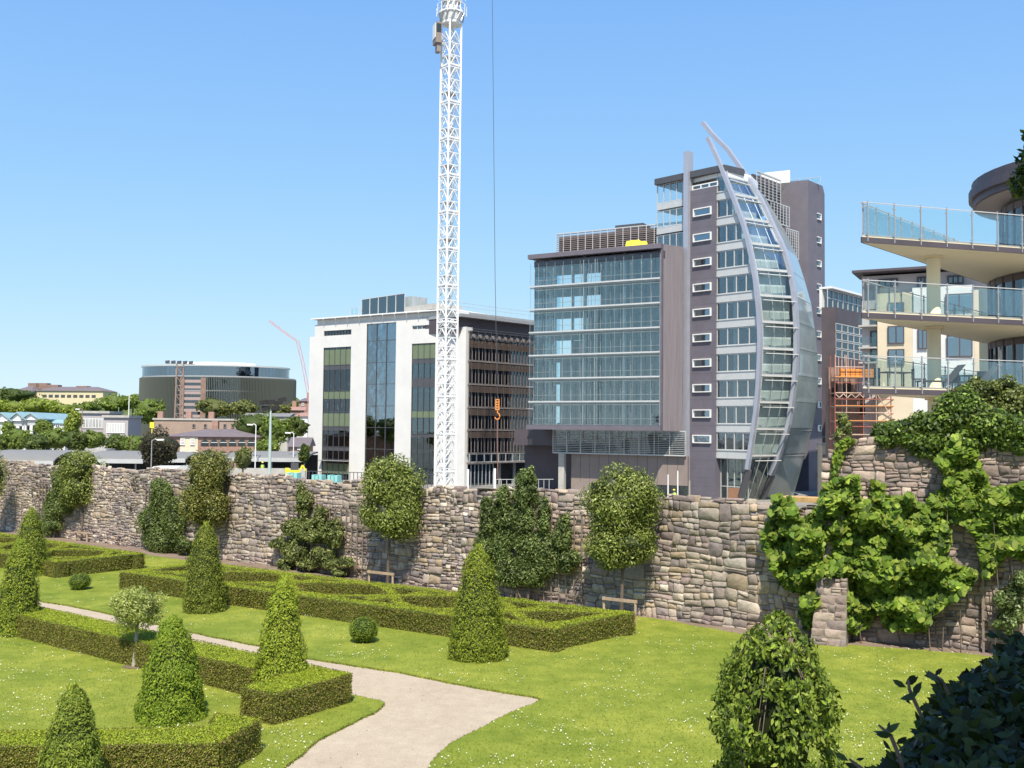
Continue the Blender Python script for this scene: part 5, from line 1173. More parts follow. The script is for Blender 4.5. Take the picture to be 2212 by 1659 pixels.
for a in (3.55, 3.95, 4.35, 4.75):
    p = Vector((DC.x + 6.1 * math.cos(a), DC.y + 6.1 * math.sin(a), zroof0)); mb = MB(); mb.tube([p - Vector((0, 0, .2)), p - Vector((0, 0, .06))], [.16, .24], 12); mb.build('soffit_light', M['whitep'], t)
# loungers and a table on the lowest balcony
zd = decks[2][0] + .06
def lounger(x, y, a):
    tt = thing('sun_lounger', 'x', 'sun lounger', (x, y, zd), 'dark woven loungers on the lowest balcony'); F_ = Fr((x, y), a)
    mb = MB(); mb.box(F_, 0, 1.3, -.32, .32, zd + .3, zd + .36); mb.build('seat', M['wicker'], tt)
    mb = MB(); mb.beam(F_.p(1.3, 0, zd + .34), F_.p(2.0, 0, zd + 1.05), .64, .06) if 0 else mb.hexa([F_.p(1.3, .32, zd + .3), F_.p(1.36, .32, zd + .3), F_.p(1.36, -.32, zd + .3), F_.p(1.3, -.32, zd + .3), F_.p(2.0, .32, zd + 1.1), F_.p(2.06, .32, zd + 1.1), F_.p(2.06, -.32, zd + 1.1), F_.p(2.0, -.32, zd + 1.1)]); mb.build('backrest', M['wicker'], tt)
    for u, v in ((.08, -.28), (.08, .28), (1.3, -.28), (1.3, .28)): mb = MB(); mb.beam(F_.p(u, v, zd), F_.p(u, v, zd + .3), .05); mb.build('leg', M['wicker'], tt)
    return tt
p = D(1985, 800, 45.2); lounger(p.x, p.y, 5)['label'] = 'dark woven sun lounger with raised back beside the cream column'
p = D(2060, 800, 45.8); lounger(p.x, p.y, 5)['label'] = 'dark woven sun lounger with raised back halfway between column and drum'
def cafe(x, y, lab):
    tt = thing('patio_table', lab, 'table', (x, y, zd)); F_ = Fr((x, y), 12)
    mb = MB(); mb.box(F_, -.7, .7, -.4, .4, zd + .70, zd + .74); mb.build('tabletop', M['wicker'], tt)
    for u, v in ((-.62, -.34), (.62, -.34), (-.62, .34), (.62, .34)): mb = MB(); mb.beam(F_.p(u, v, zd), F_.p(u, v, zd + .7), .05); mb.build('leg', M['wicker'], tt)
def pchair(x, y, a, lab):
    tt = thing('patio_chair', lab, 'chair', (x, y, zd), 'dark chairs on the lowest balcony'); F_ = Fr((x, y), a)
    mb = MB(); mb.box(F_, -.25, .25, -.25, .25, zd + .42, zd + .46); mb.build('seat', M['wicker'], tt); mb = MB(); mb.box(F_, -.25, .25, -.28, -.25, zd + .44, zd + .92); mb.build('backrest', M['wicker'], tt)
    for u, v in ((-.22, -.22), (.22, -.22), (-.22, .22), (.22, .22)): mb = MB(); mb.beam(F_.p(u, v, zd), F_.p(u, v, zd + .42), .04); mb.build('leg', M['wicker'], tt)
p = D(2108, 800, 47.5); cafe(p.x, p.y, 'dark patio table on the lowest balcony beside the round drum')
for i, (dx, a, lb) in enumerate(((-1.2, -80, 'dark patio chair at the left end of the table by the drum'), (.1, 10, 'dark patio chair in front of the table by the drum'), (1.15, 80, 'dark patio chair between the table and the drum'))): pchair(p.x + dx, p.y - (.75 if i == 1 else 0), a, lb)
p = D(1935, 800, 45.5); cafe(p.x, p.y, 'dark patio table on the lowest balcony left of the cream column')
pchair(p.x - 1.1, p.y, -80, 'dark patio chair near the pointed tip of the lowest balcony'); pchair(p.x + 1.1, p.y + .1, 80, 'dark patio chair between the left patio table and the lounger')
# ---------------------------------------------------------------- beige apartments behind
AF = Fr(D(1861, 900, 128).xy, -28); S = lambda X, Y=1100: AF.S(*z6(X, Y)); Z = lambda X, Y: AF.Z(*z6(X, Y))
t = thing('apartment_building', 'beige apartment block with square windows seen behind the wedge balconies', 'building', D(1960, 900, 125).xy.to_3d() + Vector((0, 0, -4)))
a0, a1, a2, a3 = S(230), S(313), S(490), S(800); zr = Z(230, 790); zm = Z(313, 880)
mb = MB(); mb.box(AF, a0 + .01, S(1060), -12, -.5, -4, zr); mb.build('upper_wall', mat('lilac_render', (.46, .41, .40), .85, var=.05), t)
mb = MB(); mb.box(AF, a1, a2, -3, .3, -4, zm); mb.box(AF, a3, S(880), -3, .3, -4, Z(820, 860)); mb.build('wall', M['beige'], t)
mb = MB(); mb.box(AF, a2 + .01, a3 - .01, -3, .25, -4, Z(560, 845)); mb.build('render_panel', M['white'], t)
mb = MB(); mb.box(AF, S(193), S(1100), -13, 1.6, Z(230, 780), Z(230, 768)); mb.build('roof', M['purpled'], t)
for (x0, x1, y0, y1) in ((368, 446, 1043, 1133), (368, 446, 1160, 1240), (368, 446, 925, 1000), (520, 562, 1050, 1160), (665, 790, 1090, 1200), (660, 795, 880, 965), (635, 790, 1290, 1330)):
    pane(t, 'window', AF, S(x0), S(x1), Z((x0 + x1) / 2, y1), Z((x0 + x1) / 2, y0), .42, 'g_blue', 'purpled', 2, .14)
for (x0, x1, y0, y1) in ((320, 410, 800, 842), (516, 566, 790, 842), (670, 745, 783, 828)):
    pane(t, 'window', AF, S(x0), S(x1), Z((x0 + x1) / 2, y1), Z((x0 + x1) / 2, y0), -.38, 'g_dark', 'purpled', 3, .2)
for y in (985, 1095, 1170):
    mb = MB(); mb.box(AF, S(220), S(311), -.49, .9, Z(265, y + 55) - .2, Z(265, y + 55)); sl_ = mb.build('balcony', M['conc'], t)
    mb = MB(); mb.box(AF, S(220), S(311), .85, .9, Z(265, y + 55), Z(265, y + 5)); mb.build('balcony_glass', M['g_rail'], sl_)
    pane(t, 'window', AF, S(275), S(310), Z(290, y + 52), Z(290, y - 30), -.44, 'g_dark', 'purpled', 1, .2)
# dark block with glazed top beside the tower
RFm = Fr(D(1806, 900, 143).xy, 48.7); S = lambda X, Y=1000: RFm.S(*z6(X, Y)); Z = lambda X, Y: RFm.Z(*z6(X, Y))
t = thing('office_block', 'dark clad block with an upper glass storey right of the stair tower', 'building', D(1815, 900, 150).xy.to_3d() + Vector((0, 0, -4)))
e1 = S(250, 980); zt_ = Z(103, 947); mb = MB(); mb.box(RFm, 0, e1, -1.2, -.4, -4, zt_ - .02); mb.box(RFm, 0, e1, -.39, 0, zt_ - 2.2, zt_); mb.box(RFm, 0, e1, -.39, 0, Z(103, 1225) - 1, Z(103, 1200)); mb.build('wall', M['purpled'], t)
dz_ = (zt_ - 2.2 - Z(103, 1200)) / 4
for k in range(4): z0 = Z(103, 1200) + k * dz_; pane(t, 'window', RFm, .1, e1, z0 + .05, z0 + dz_ - .05, -.1, 'g_box', 'lgrey', 5, .12)
mb = MB(); FL_ = Fr(RFm.p(0, -.0, 0).xy, -23); mb.box(FL_, -1.95, -.02, -3, 0, -4, zt_ + .02); mb.build('end_wall', M['purpled'], t)
GF = Fr(FL_.p(-1.4, -2.5, 0).xy, 48.7); zs0, zs1 = zt_ + .06, GF.Z(*z6(40, 850))
pane(t, 'window', GF, 0, 22, zs0, zs1, 0, 'g_box', 'lgrey', 12, .14, [zs0 + 1.6]); mb = MB(); mb.box(GF, 0, 22, -1.2, .8, zs1 + .05, zs1 + .35); mb.box(GF, 0, 22, -1.2, -.8, zs0, zs1); mb.build('roof', M['whitep'], t)
# low cream building by the tower foot
LFb = Fr(D(1780, 900, 132).xy, -10); S = LFb.S; Z = LFb.Z
t = thing('low_building', 'low cream building with one dark window between the tower foot and the old wall', 'building', LFb.p(3, 0, -4)); s0, s1 = S(1776), S(1850); ztp = Z(1790, 962)
mb = MB(); mb.box(LFb, s0, s1, -5, 0, -6, ztp); mb.build('wall', M['cream'], t); mb = MB(); mb.box(LFb, s0 - .1, s1, -5.1, .12, ztp + .01, ztp + .25); mb.build('coping', M['conc'], t)
pane(t, 'window', LFb, S(1782), S(1806), Z(1790, 1020), Z(1790, 993), .05, 'g_dark', 'purpled', 2, .12); mb = MB(); mb.box(LFb, s0, s1, .01, .06, Z(1790, 988), Z(1790, 982)); mb.build('string_course', M['brownp'], t)
mb = MB(); mb.tube([LFb.p(s0, .1, ztp + 1.1), LFb.p(s1, .1, ztp + 1.1)], .04, 5)
for k in range(9): mb.tube([LFb.p(s0 + (s1 - s0) * k / 8, .1, ztp + .2), LFb.p(s0 + (s1 - s0) * k / 8, .1, ztp + 1.1)], .03, 5)
mb.build('guard_rail', M['grey'], t)
# scaffolded building
SF = Fr(D(1800, 900, 126).xy, 2); S = lambda X, Y=1400: SF.S(*z6(X, Y)); Z = lambda X, Y: SF.Z(*z6(X, Y))
t = thing('unfinished_building', 'brick building under construction behind the scaffolding', 'building', SF.p(8, -2, -4))
mb = MB(); mb.box(SF, S(92), S(240), -3.2, -2.2, -4, Z(150, 1245)); mb.box(SF, S(241), S(600), -5, -2.2, -4, Z(400, 1375)); mb.build('wall', M['brickd'], t)
for (x0, x1, y0, y1) in ((255, 290, 1400, 1490), (330, 365, 1400, 1490), (480, 520, 1390, 1480), (530, 560, 1390, 1480), (110, 140, 1320, 1400), (170, 210, 1320, 1400)):
    mb = MB(); mb.box(SF, S(x0), S(x1), -2.19, -2.1, Z(300, y1), Z(300, y0)); mb.build('window_opening', M['black'], t)
t = thing('scaffolding', 'orange and rusty tube scaffolding with board decks before the unfinished building', 'scaffolding', SF.p(8, 0, -4))
xs = [92, 150, 235, 300, 375, 468, 562]
for lay, n_ in (('outer', .3), ('inner', -1.2)):
    for i, x in enumerate(xs):
        mb = MB(); a = S(x); mb.tube([SF.p(a, n_, -4), SF.p(a, n_, Z(x, 1190 if x < 236 else 1375))], .055, 5); mb.build('upright', M['scafp' if i % 2 else 'scafr'], t)
for j, y in enumerate((1250, 1300, 1330, 1380, 1412, 1445, 1480, 1520, 1550, 1590)):
    x0, x1 = (92, 235) if y < 1375 else (92, 562)
    mb = MB(); mb.tube([SF.p(S(x0), .36, Z(150, y)), SF.p(S(x1), .36, Z(150, y))], .05, 5); mb.build('ledger', M['orange' if j % 2 else 'scafr'] if j % 3 else M['scafp'], t)
for y in (1300, 1380, 1447, 1522, 1592):
    x0, x1 = (90, 238) if y < 1375 else (90, 565)
    mb = MB(); mb.box(SF, S(x0), S(x1), -1.2, .25, Z(150, y) - .12, Z(150, y)); mb.build('board_deck', M['wood'], t)
for (x0, y0, x1, y1) in ((300, 1380, 375, 1500), (92, 1385, 235, 1405)):
    mb = MB(); n_ = 1 if x0 == 300 else 7
    for k in range(n_): f0, f1 = k / n_, (k + 1) / n_; u0, u1 = S(x0 + (x1 - x0) * f0), S(x0 + (x1 - x0) * f1); za, zb = Z(150, y0), Z(150, y1); mb.beam(SF.p(u0, .4, za if k % 2 == 0 else zb), SF.p(u1, .4, zb if k % 2 == 0 else za), .09)
    mb.build('brace', M['scafp'], t)
mb = MB()
for k in range(7): a = S(105 + k * 16); mb.tube([SF.p(a, -.4, Z(150, 1300)), SF.p(a, -.4, Z(150, 1185 + 14 * (k % 3)))], .06, 5)
mb.build('stored_tube', M['scafp'], t)
t2 = thing('brick_pallet', 'pallet of orange bricks and boards on the top scaffold deck', 'pallet', SF.p(S(185), -.4, Z(150, 1300)))
mb = MB()
for r in range(3):
    for k in range(8): a = S(128) + k * .62; mb.box(SF, a, a + .55, -.9, -.1, Z(150, 1300) + .01 + r * .36, Z(150, 1300) + .33 + r * .36)
mb.build('brick_stack', M['orange'], t2)
# ---------------------------------------------------------------- background at the left
def gz(x, y):
    return -3.6 if y < 225 else hz(x, y) - .1
A = lambda X, Y, d: D(*zA(X, Y), d)
def afr(X, d, ang=0): return Fr(A(X, 900, d).xy, ang)
def fx(F): return (lambda X, Y=900: F.S(*zA(X, Y))), (lambda X, Y: F.Z(*zA(X, Y)))
# oval glass office
d0 = 275; oc = A(1510, 800, d0); ra, rb = 20.6, 14.0
t = thing('round_office_building', 'large oval glass office building on the left skyline', 'building', (oc.x, oc.y, -3.6))
def ov(k, r=1.0, sx=0): a = 2 * math.pi * k; return (oc.x + sx + ra * r * math.cos(a), oc.y + rb * r * math.sin(a))
def oring(name, r, z0, z1, m, k0=0., k1=1., th=.3, sx=0, par=None, n=96):
    mb = MB(); n0 = max(2, int(n * (k1 - k0)))
    for i in range(n0):
        u, v = k0 + (k1 - k0) * i / n0, k0 + (k1 - k0) * (i + 1) / n0; p, q, p2, q2 = ov(u, r, sx), ov(v, r, sx), ov(u, r - th / ra, sx), ov(v, r - th / ra, sx)
        mb.hexa([(*p, z0), (*q, z0), (*q2, z0), (*p2, z0), (*p, z1), (*q, z1), (*q2, z1), (*p2, z1)])
    return mb.build(name, m, par or t)
dz0 = 261; Zo = lambda Y: A(1200, Y, dz0).z
zz = [-3.6 + i * 0 for i in (0,)] + [Zo(960), Zo(858), Zo(755), Zo(655), Zo(557)]
gg = glass('oval_glass', (.3, .38, .35), .10); gb_ = glass('oval_blue_glass', (.22, .32, .42), .2)
for i in range(len(zz) - 1): oring('window', 1, zz[i] + .3, zz[i + 1] - .02, gg)
oring('inner_wall', .9, -3.6, zz[-1] - 1, M['interd'])
for z in zz[1:]: oring('floor_band', 1.012, z, z + .28, M['grey'])
mb = MB()
for i in range(150):
    k = .5 + .5 * i / 150; p, q = ov(k, 1.0), ov(k, 1.035)
    if .699 < k < .759: continue
    if math.hypot(0, 1): mb.beam((*p, (zz[0] + zz[-1]) / 2), (*q, (zz[0] + zz[-1]) / 2), .13, zz[-1] - zz[0])
mb.build('sun_fin', mat('green_grey_fin', (.115, .125, .112), .5, .2), t)
kb0, kb1 = .702, .756
oring('brown_pier', 1.02, -3.6, zz[-1] - .2, M['brickd'], kb0, kb0 + .0095, .6); oring('brown_pier', 1.02, -3.6, zz[-1] - .2, M['brickd'], kb1 - .0105, kb1, .6)
for j in range(10):
    z = zz[1] + (zz[-1] - zz[1]) * j / 10
    oring('spandrel' , 1.012, z, z + .75, mat('pink_spandrel', (.38, .28, .27), .6) if j == 0 else bpy.data.materials['pink_spandrel'], kb0 + .0096, kb1 - .0106, .3)
oring('window', .965, zz[-1] + .35, Zo(480), gb_, sx=-.8); oring('roof_parapet', .975, Zo(480) + .01, Zo(480) + .4, M['lgrey'], sx=-.8); oring('roof_slab', 1.0, zz[-1] + .285, zz[-1] + .345, M['lgrey'], th=8)
mb = MB(); mb.prism([ov(i / 48, .93) for i in range(48)], Zo(480) + .05, Zo(480) + .35); mb.prism([ov(i / 48, .5) for i in range(48)], Zo(480) + .36, Zo(450) + .3); mb.build('roof', M['whitep'], t)
mb = MB(); mb.prism([ov(i / 48, .7) for i in range(48)], zz[-1] + .35, Zo(482)); mb.build('attic_core', M['inter'], t)
# long yellow building on the hill
def gable(mb, F, s0, s1, n0, n1, z0, zr, hip=0.0, ov_=.5):
    m = (n0 + n1) / 2; h = hip * abs(n1 - n0) / 2
    P = [F.p(s0 - ov_, n1 + ov_, z0), F.p(s1 + ov_, n1 + ov_, z0), F.p(s1 + ov_, n0 - ov_, z0), F.p(s0 - ov_, n0 - ov_, z0), F.p(s0 - ov_ + h, m, zr), F.p(s1 + ov_ - h, m, zr)]
    mb.add(P, [(0, 1, 5, 4), (1, 2, 5), (2, 3, 4, 5), (3, 0, 4), (3, 2, 1, 0)])
F = afr(245, 420, -6); S, Z = fx(F); t = thing('long_building', 'long pale yellow three storey building on the far hill at the left', 'building', F.p(40, 0, 4))
zt_, zb_ = Z(245, 655), Z(245, 790); s0, s1 = S(240), S(705); mb = MB(); mb.box(F, s0, s1, -12, 0, zb_ - 6, zt_); mb.build('wall', mat('yellow_render', (.62, .54, .36), .85, var=.06, vs=.1), t)
mb = MB(); gable(mb, F, s0, s1, -12, 0, zt_, Z(245, 622), 1); mb.build('roof', M['slate'], t)
mb = MB()
for r in range(4):
    for k in range(9): a = s0 + 4 + k * (s1 - s0 - 8) / 8; z = zt_ - 2.2 - r * 4.2; mb.box(F, a - .9, a + .9, .01, .06, z - .6, z + .6)
o = mb.build('window', M['dgrey'], t); tag(o, kind='stuff')
s2 = S(95); mb = MB(); mb.box(F, s2, s0 - .02, -14, 3, zb_ - 6, Z(120, 665)); mb.build('wing_wall', mat('pink_render', (.6, .45, .38), .85), t)
mb = MB(); gable(mb, F, s2, s0, -14, 3, Z(120, 665), Z(120, 612), .6); mb.build('wing_roof', M['slate'], t)
for X in (175, 230, 308, 512): a = S(X); mb = MB(); mb.box(F, a - 2.5, a + 2.5, -8, -5, Z(X, 640), Z(X, 598 if X < 300 else 610 + (X > 400) * 8)); mb.build('chimney', M['brickd'], t)
# office blocks with white window grids
for (X0, X1, Y0, Yb, d, lb) in ((550, 748, 810, 990, 214, 'low grey office block with white window grid, left of the two before the trees'), (716, 885, 840, 1000, 208, 'low grey office block with white window grid, right of the two before the trees')):
    F = afr(X0, d, 4); S, Z = fx(F); s0, s1 = S(X0), S(X1); t = thing('office_block', lb, 'building', F.p((s1) / 2, -3, -3.6), 'pair of grey office blocks'); zt_ = Z(X0, Y0)
    mb = MB(); mb.box(F, s0, s1, -9, 0, -3.6, zt_); mb.build('wall', mat('pale_concrete', (.40, .37, .38), .85, var=.08), t); mb = MB(); mb.box(F, s0 - .3, s1 + .3, -9.3, .4, zt_ + .01, zt_ + .5); mb.build('roof', M['conc'], t)
    for r in range(3):
        zr = zt_ - 1.1 - r * 5.3
        for k in range(7): a = s0 + .7 + k * (s1 - s0 - 1.2) / 7; w_ = (s1 - s0 - 2) / 7 * .9; pane(t, 'window', F, a, a + w_, zr - 2.1, zr, .06, 'farglass', 'whitep', 2, .13)
# teal roofed station sheds
t = thing('depot_shed', 'open shed with a pale teal double pitched roof at the far left', 'shed', A(140, 900, 190).xy.to_3d() + Vector((0, 0, -3.6))); F = afr(0, 190, 8); S, Z = fx(F)
for (X0, X1, Yp, Ye, nm) in ((-60, 95, 812, 868, 0), (60, 190, 808, 862, 0), (150, 285, 812, 856, 0)):
    s0, s1 = S(X0), S(X1); m = (s0 + s1) / 2; mb = MB(); zp, ze = Z(X0, Yp), Z(X0, Ye); 
    P = [F.p(s0, 1, ze), F.p(m, 1, zp), F.p(s1, 1, ze), F.p(s0, -22, ze), F.p(m, -22, zp), F.p(s1, -22, ze)]; P += [p + Vector((0, 0, .25)) for p in P]
    mb.add(P, [(0, 1, 4, 3), (1, 2, 5, 4), (6, 9, 10, 7), (7, 10, 11, 8), (0, 6, 7, 1), (1, 7, 8, 2), (3, 4, 10, 9), (4, 5, 11, 10), (0, 3, 9, 6), (2, 8, 11, 5)]); mb.build('roof', M['tealroof'], t)
    mb = MB(); mb.add([F.p(s0 + .3, .6, ze), F.p(s1 - .3, .6, ze), F.p(m, .6, zp), F.p(s0 + .3, .4, ze), F.p(s1 - .3, .4, ze), F.p(m, .4, zp)], [(0, 1, 2), (5, 4, 3), (0, 3, 4, 1), (1, 4, 5, 2), (2, 5, 3, 0)]); mb.build('gable', M['whitep'], t)
    mb = MB(); mb.box(F, s0, s1, -1, .2, ze - 1.0, ze - .01); mb.build('fascia', M['lgrey'], t)
    for a in (s0 + .4, m, s1 - .4): mb = MB(); mb.box(F, a - .25, a + .25, -.3, .2, -3.6, ze - 1.01); mb.build('post', M['whitep'], t)
mb = MB(); mb.box(F, S(-60), S(285), -22, -14, -3.6, Z(0, 880)); mb.build('back_wall', M['dgrey'], t)
def house(label, X0, X1, Yr, Ye, Yb, d, ang, wm, rm, hip=0., win=(), ch=(), nm='house', dp=8, grp=None, wfm='whitep'):
    F = afr(X0, d, ang); S, Z = fx(F); s0, s1 = S(X0), S(X1); t = thing(nm, label, 'house' if nm != 'shed' else 'shed', F.p((s0 + s1) / 2, -dp / 2, gz(F.p(s0, 0, 0).x, F.p(s0, 0, 0).y)), grp); ze = Z(X0, Ye); zb = min(-3.6, Z(X0, Yb)) if d < 225 else Z(X0, Yb) - 5
    mb = MB(); mb.box(F, s0, s1, -dp, 0, zb, ze); mb.build('wall', M[wm], t); mb = MB(); gable(mb, F, s0, s1, -dp, 0, ze + .01, Z(X0, Yr), hip, .4); mb.build('roof', M[rm], t)
    for (x0, x1, y0, y1) in win: pane(t, 'window', F, S(x0), S(x1), Z(x0, y1), Z(x0, y0), .08, 'farglass', wfm, 2, .1)
    for X in ch: a = S(X); mb = MB(); mb.box(F, a - .5, a + .5, -dp / 2 - .5, -dp / 2 + .5, ze + .2, Z(X0, Yr) + 1.4); mb.build('chimney', M['brick'], t)
    return t, F, S, Z, s0, s1, ze
house('small white gabled house half hidden by trees left of the grey office blocks', 350, 452, 852, 880, 940, 196, 20, 'whitep', 'tealroof', 0, ((385, 410, 890, 910),))
t, F, S, Z, s0, s1, ze = house('long brick building with arched windows and a hipped slate roof behind the station', 1140, 1795, 915, 970, 1100, 165, 3, 'brick', 'slate', 1.0, (), (1430, 1700), 'brick_building', 12)
mb = MB(); mb.box(F, S(1250), S(1372), .01, .12, -3.6, ze - .05); mb.build('render_bay', M['cream'], t)
for X in (1267, 1335):
    for (y0, y1) in ((985, 1030), (1066, 1100)): pane(t, 'window', F, S(X - 13), S(X + 13), Z(X, y1), Z(X, y0), .2, 'farglass', 'whitep', 3, .12, [Z(X, (y0 + y1) / 2)])
for X in (1420, 1483, 1546, 1610, 1675, 1740):
    for (y0, y1) in ((992, 1036), (1074, 1110)):
        a, wd = S(X), 1.0; z1, z0 = Z(X, y0), Z(X, y1); P = [(a - .62, z0), (a + .62, z0)] + [(a + .62 * math.cos(q), z1 - .62 + .62 * math.sin(q)) for q in np.linspace(0, math.pi, 9)]
        def arch(P, n0, n1): mb = MB(); n = len(P); mb.add([F.p(x, n1, z) for x, z in P] + [F.p(x, n0, z) for x, z in P], [tuple(range(n))] + [(i, i + n, (i + 1) % n + n, (i + 1) % n) for i in range(n)]); return mb
        fr_ = arch([(a + (x - a) * 1.25, z + (.18 if z > z0 + .1 else -.0)) for x, z in P], .0, .05).build('window', M['brickd'], t); arch(P, .05, .09).build('pane', M['farglass'], fr_); mb = MB(); mb.box(F, a - .5, a + .6, .1, .13, (z0 + z1) / 2, (z0 + z1) / 2 + .08); mb.build('glazing_bar', M['whitep'], fr_)
F = afr(1060, 190, 3); S, Z = fx(F); t = thing('flat_roofed_building', 'flat roofed brown building behind the long brick building', 'building', F.p(20, -4, -3.6)); s0, s1, zt_ = S(1062), S(1655), Z(1060, 856)
mb = MB(); mb.box(F, s0, s1, -9, 0, -3.6, zt_); mb.build('wall', mat('brown_render', (.34, .25, .20), .9, var=.12, vs=.4), t); mb = MB(); mb.box(F, s0 - .2, s1 + .2, -9.2, .2, zt_ + .01, zt_ + .35); mb.build('roof', M['conc'], t)
for X in (1105, 1340, 1420, 1478, 1555, 1610): pane(t, 'window', F, S(X - 9), S(X + 9), Z(X, 912), Z(X, 884), .06, 'farglass', 'brownp', 1, .1)
for X in (1072, 1272, 1430): a = S(X); mb = MB(); mb.box(F, a - .5, a + .5, -4, -3, zt_ + .36, zt_ + 1.7); mb.build('chimney', M['brick'], t)
F = afr(1035, 186, 3); S, Z = fx(F); mb = MB(); mb.box(F, S(1038), S(1068), 0, .3, Z(1038, 912), Z(1038, 872)); mb.box(F, S(1050), S(1056), .05, .2, -3.6, Z(1038, 913)); tag(mb.build('yellow_board', M['yellow']), 'yellow board on a post at the left end of the brown building', 'sign board')
F = afr(1680, 222, 2); S, Z = fx(F); t = thing('warehouse', 'pale low warehouse roof right of the oval building, behind trees', 'warehouse', F.p(10, -4, -3.6)); mb = MB(); mb.box(F, S(1680), S(1990), -10, 0, -3.6, Z(1680, 832)); mb.build('wall', M['conc'], t); mb = MB(); gable(mb, F, S(1680), S(1990), -10, 0, Z(1680, 831), Z(1680, 806), 0, .4); mb.build('roof', M['roofg'], t)
house('red brick house with two chimneys beside the small red crane', 2062, 2135, 702, 728, 800, 252, -15, 'brick', 'slate', 0, ((2085, 2100, 740, 760),), (2085, 2110))
house('red roofed brick house with one chimney left of the white office building', 2008, 2100, 762, 790, 840, 240, 12, 'brick', 'brick', 0, (), (2030,))
house('white gabled cottage peeping above the trees left of the white office building', 1958, 2035, 808, 832, 860, 226, 14, 'whitep', 'slate', 0, (), ())
house('second white gabled cottage, nearer the white office building', 2045, 2125, 804, 832, 860, 224, -10, 'whitep', 'brick', 0, (), ())
house('grey slate roofed brick house beside the white office building', 2008, 2125, 978, 1042, 1080, 146, 5, 'brick', 'slate', .0, ((2062, 2092, 1048, 1064),), ())
# station canopies
def canopy(label, X0, X1, Y0, Y1, d, ang, m='roofg', Yd=1190):
    F = afr(X0, d, ang); S, Z = fx(F); s0, s1 = S(X0), S(X1); t = thing('station_canopy', label, 'platform canopy', F.p((s0 + s1) / 2, -3, -3.6), 'grey platform canopies of the station'); z1, z0 = Z(X0, Y0), Z(X0, Y1)
    mb = MB(); n = 8
    for i in range(n):
        u, v = i / n, (i + 1) / n; f = lambda q: (z0 + (z1 - z0) * math.sin(q * math.pi / 2), .6 - 7 * (q ** 1.6)); (za, na), (zb, nb_) = f(u), f(v)
        mb.hexa([F.p(s0, na, za), F.p(s1, na, za), F.p(s1, nb_, zb), F.p(s0, nb_, zb), F.p(s0, na, za + .2), F.p(s1, na, za + .2), F.p(s1, nb_, zb + .2), F.p(s0, nb_, zb + .2)])
    mb.build('roof', M[m], t); mb = MB(); mb.box(F, s0, s1, -6.4, -6.0, -3.6, z1 - .2); mb.build('back_wall', M['black'], t)
    mb = MB(); mb.box(F, s0, s1, .601, .75, z0 - .15, z0 + .3); mb.build('gutter', M['lgrey'], t)
    k = 0; a = s0 + 1
    while a < s1: mb = MB(); mb.tube([F.p(a, 0, -3.6), F.p(a, 0, z0)], .09, 6); mb.build('post', M['grey'], t); a += 4.5
canopy('long grey platform canopy at the far left above the garden wall', -120, 395, 1082, 1152, 112, 1)
canopy('grey platform canopy between the two left wall trees, dark underneath', 590, 1010, 1090, 1143, 108, 1)
canopy('grey platform canopy behind the dark bronze tree', 1012, 1300, 1098, 1138, 112, 1)
canopy('grey platform canopy running towards the white office building', 1560, 2130, 1090, 1132, 118, 0)
mb = MB(); F = afr(600, 125, 1); S, Z = fx(F); mb.box(F, S(590), S(740), -3, 0, -3.6, Z(600, 1058)); tag(mb.build('signal_cabin', M['conc']), 'small flat grey hut showing over the canopy beside the second wall tree', 'hut')
F = afr(200, 116, 1); S, Z = fx(F); mb = MB(); mb.box(F, S(200), S(352), -2, 0, Z(200, 1094), Z(200, 1076)); mb.box(F, S(40), S(199), -2, 0, Z(200, 1094), Z(200, 1078)); tag(mb.build('train_roof', M['lgrey']), 'roof of a train carriage just showing above the far left canopy', 'train carriage')
# trees of the background, each its own
GR = {'y': ((.24, .30, .05), (.30, .35, .07), (.18, .23, .04)), 'g': ((.17, .23, .05), (.22, .28, .06), (.12, .17, .035)), 'd': ((.10, .14, .035), (.14, .175, .045), (.07, .10, .025)), 'o': ((.17, .19, .06), (.22, .23, .08), (.12, .14, .045)), 'p': ((.07, .06, .04), (.10, .09, .05), (.05, .05, .03))}
def btree(label, X, Y, rx, ry, d, kd, n=900, leaf=None, grp='trees beyond the garden wall'):
    c = A(X, Y, d); R = rx * .3125 / FV * d * 1.25; H = ry * .3125 / FV * d * 1.18; zb = gz(c.x, d); t = thing('tree', label, 'tree', (c.x, c.y, zb), grp); s = Soup()
    leaf = leaf or max(.16, d * .0016); crown(s, c, (R, R * .8, H), int(n * 1.5), leaf * 1.5, GR[kd], 16, .7, QUAD, .8, .6, .42, GR[kd][2]); s.build('crown', M['leaf'], t)
    mb = MB(); mb.tube([(c.x, c.y, zb - 1), (c.x, c.y, c.z)], [max(.15, R * .07), max(.08, R * .04)], 6); mb.build('trunk', M['bark'], t)
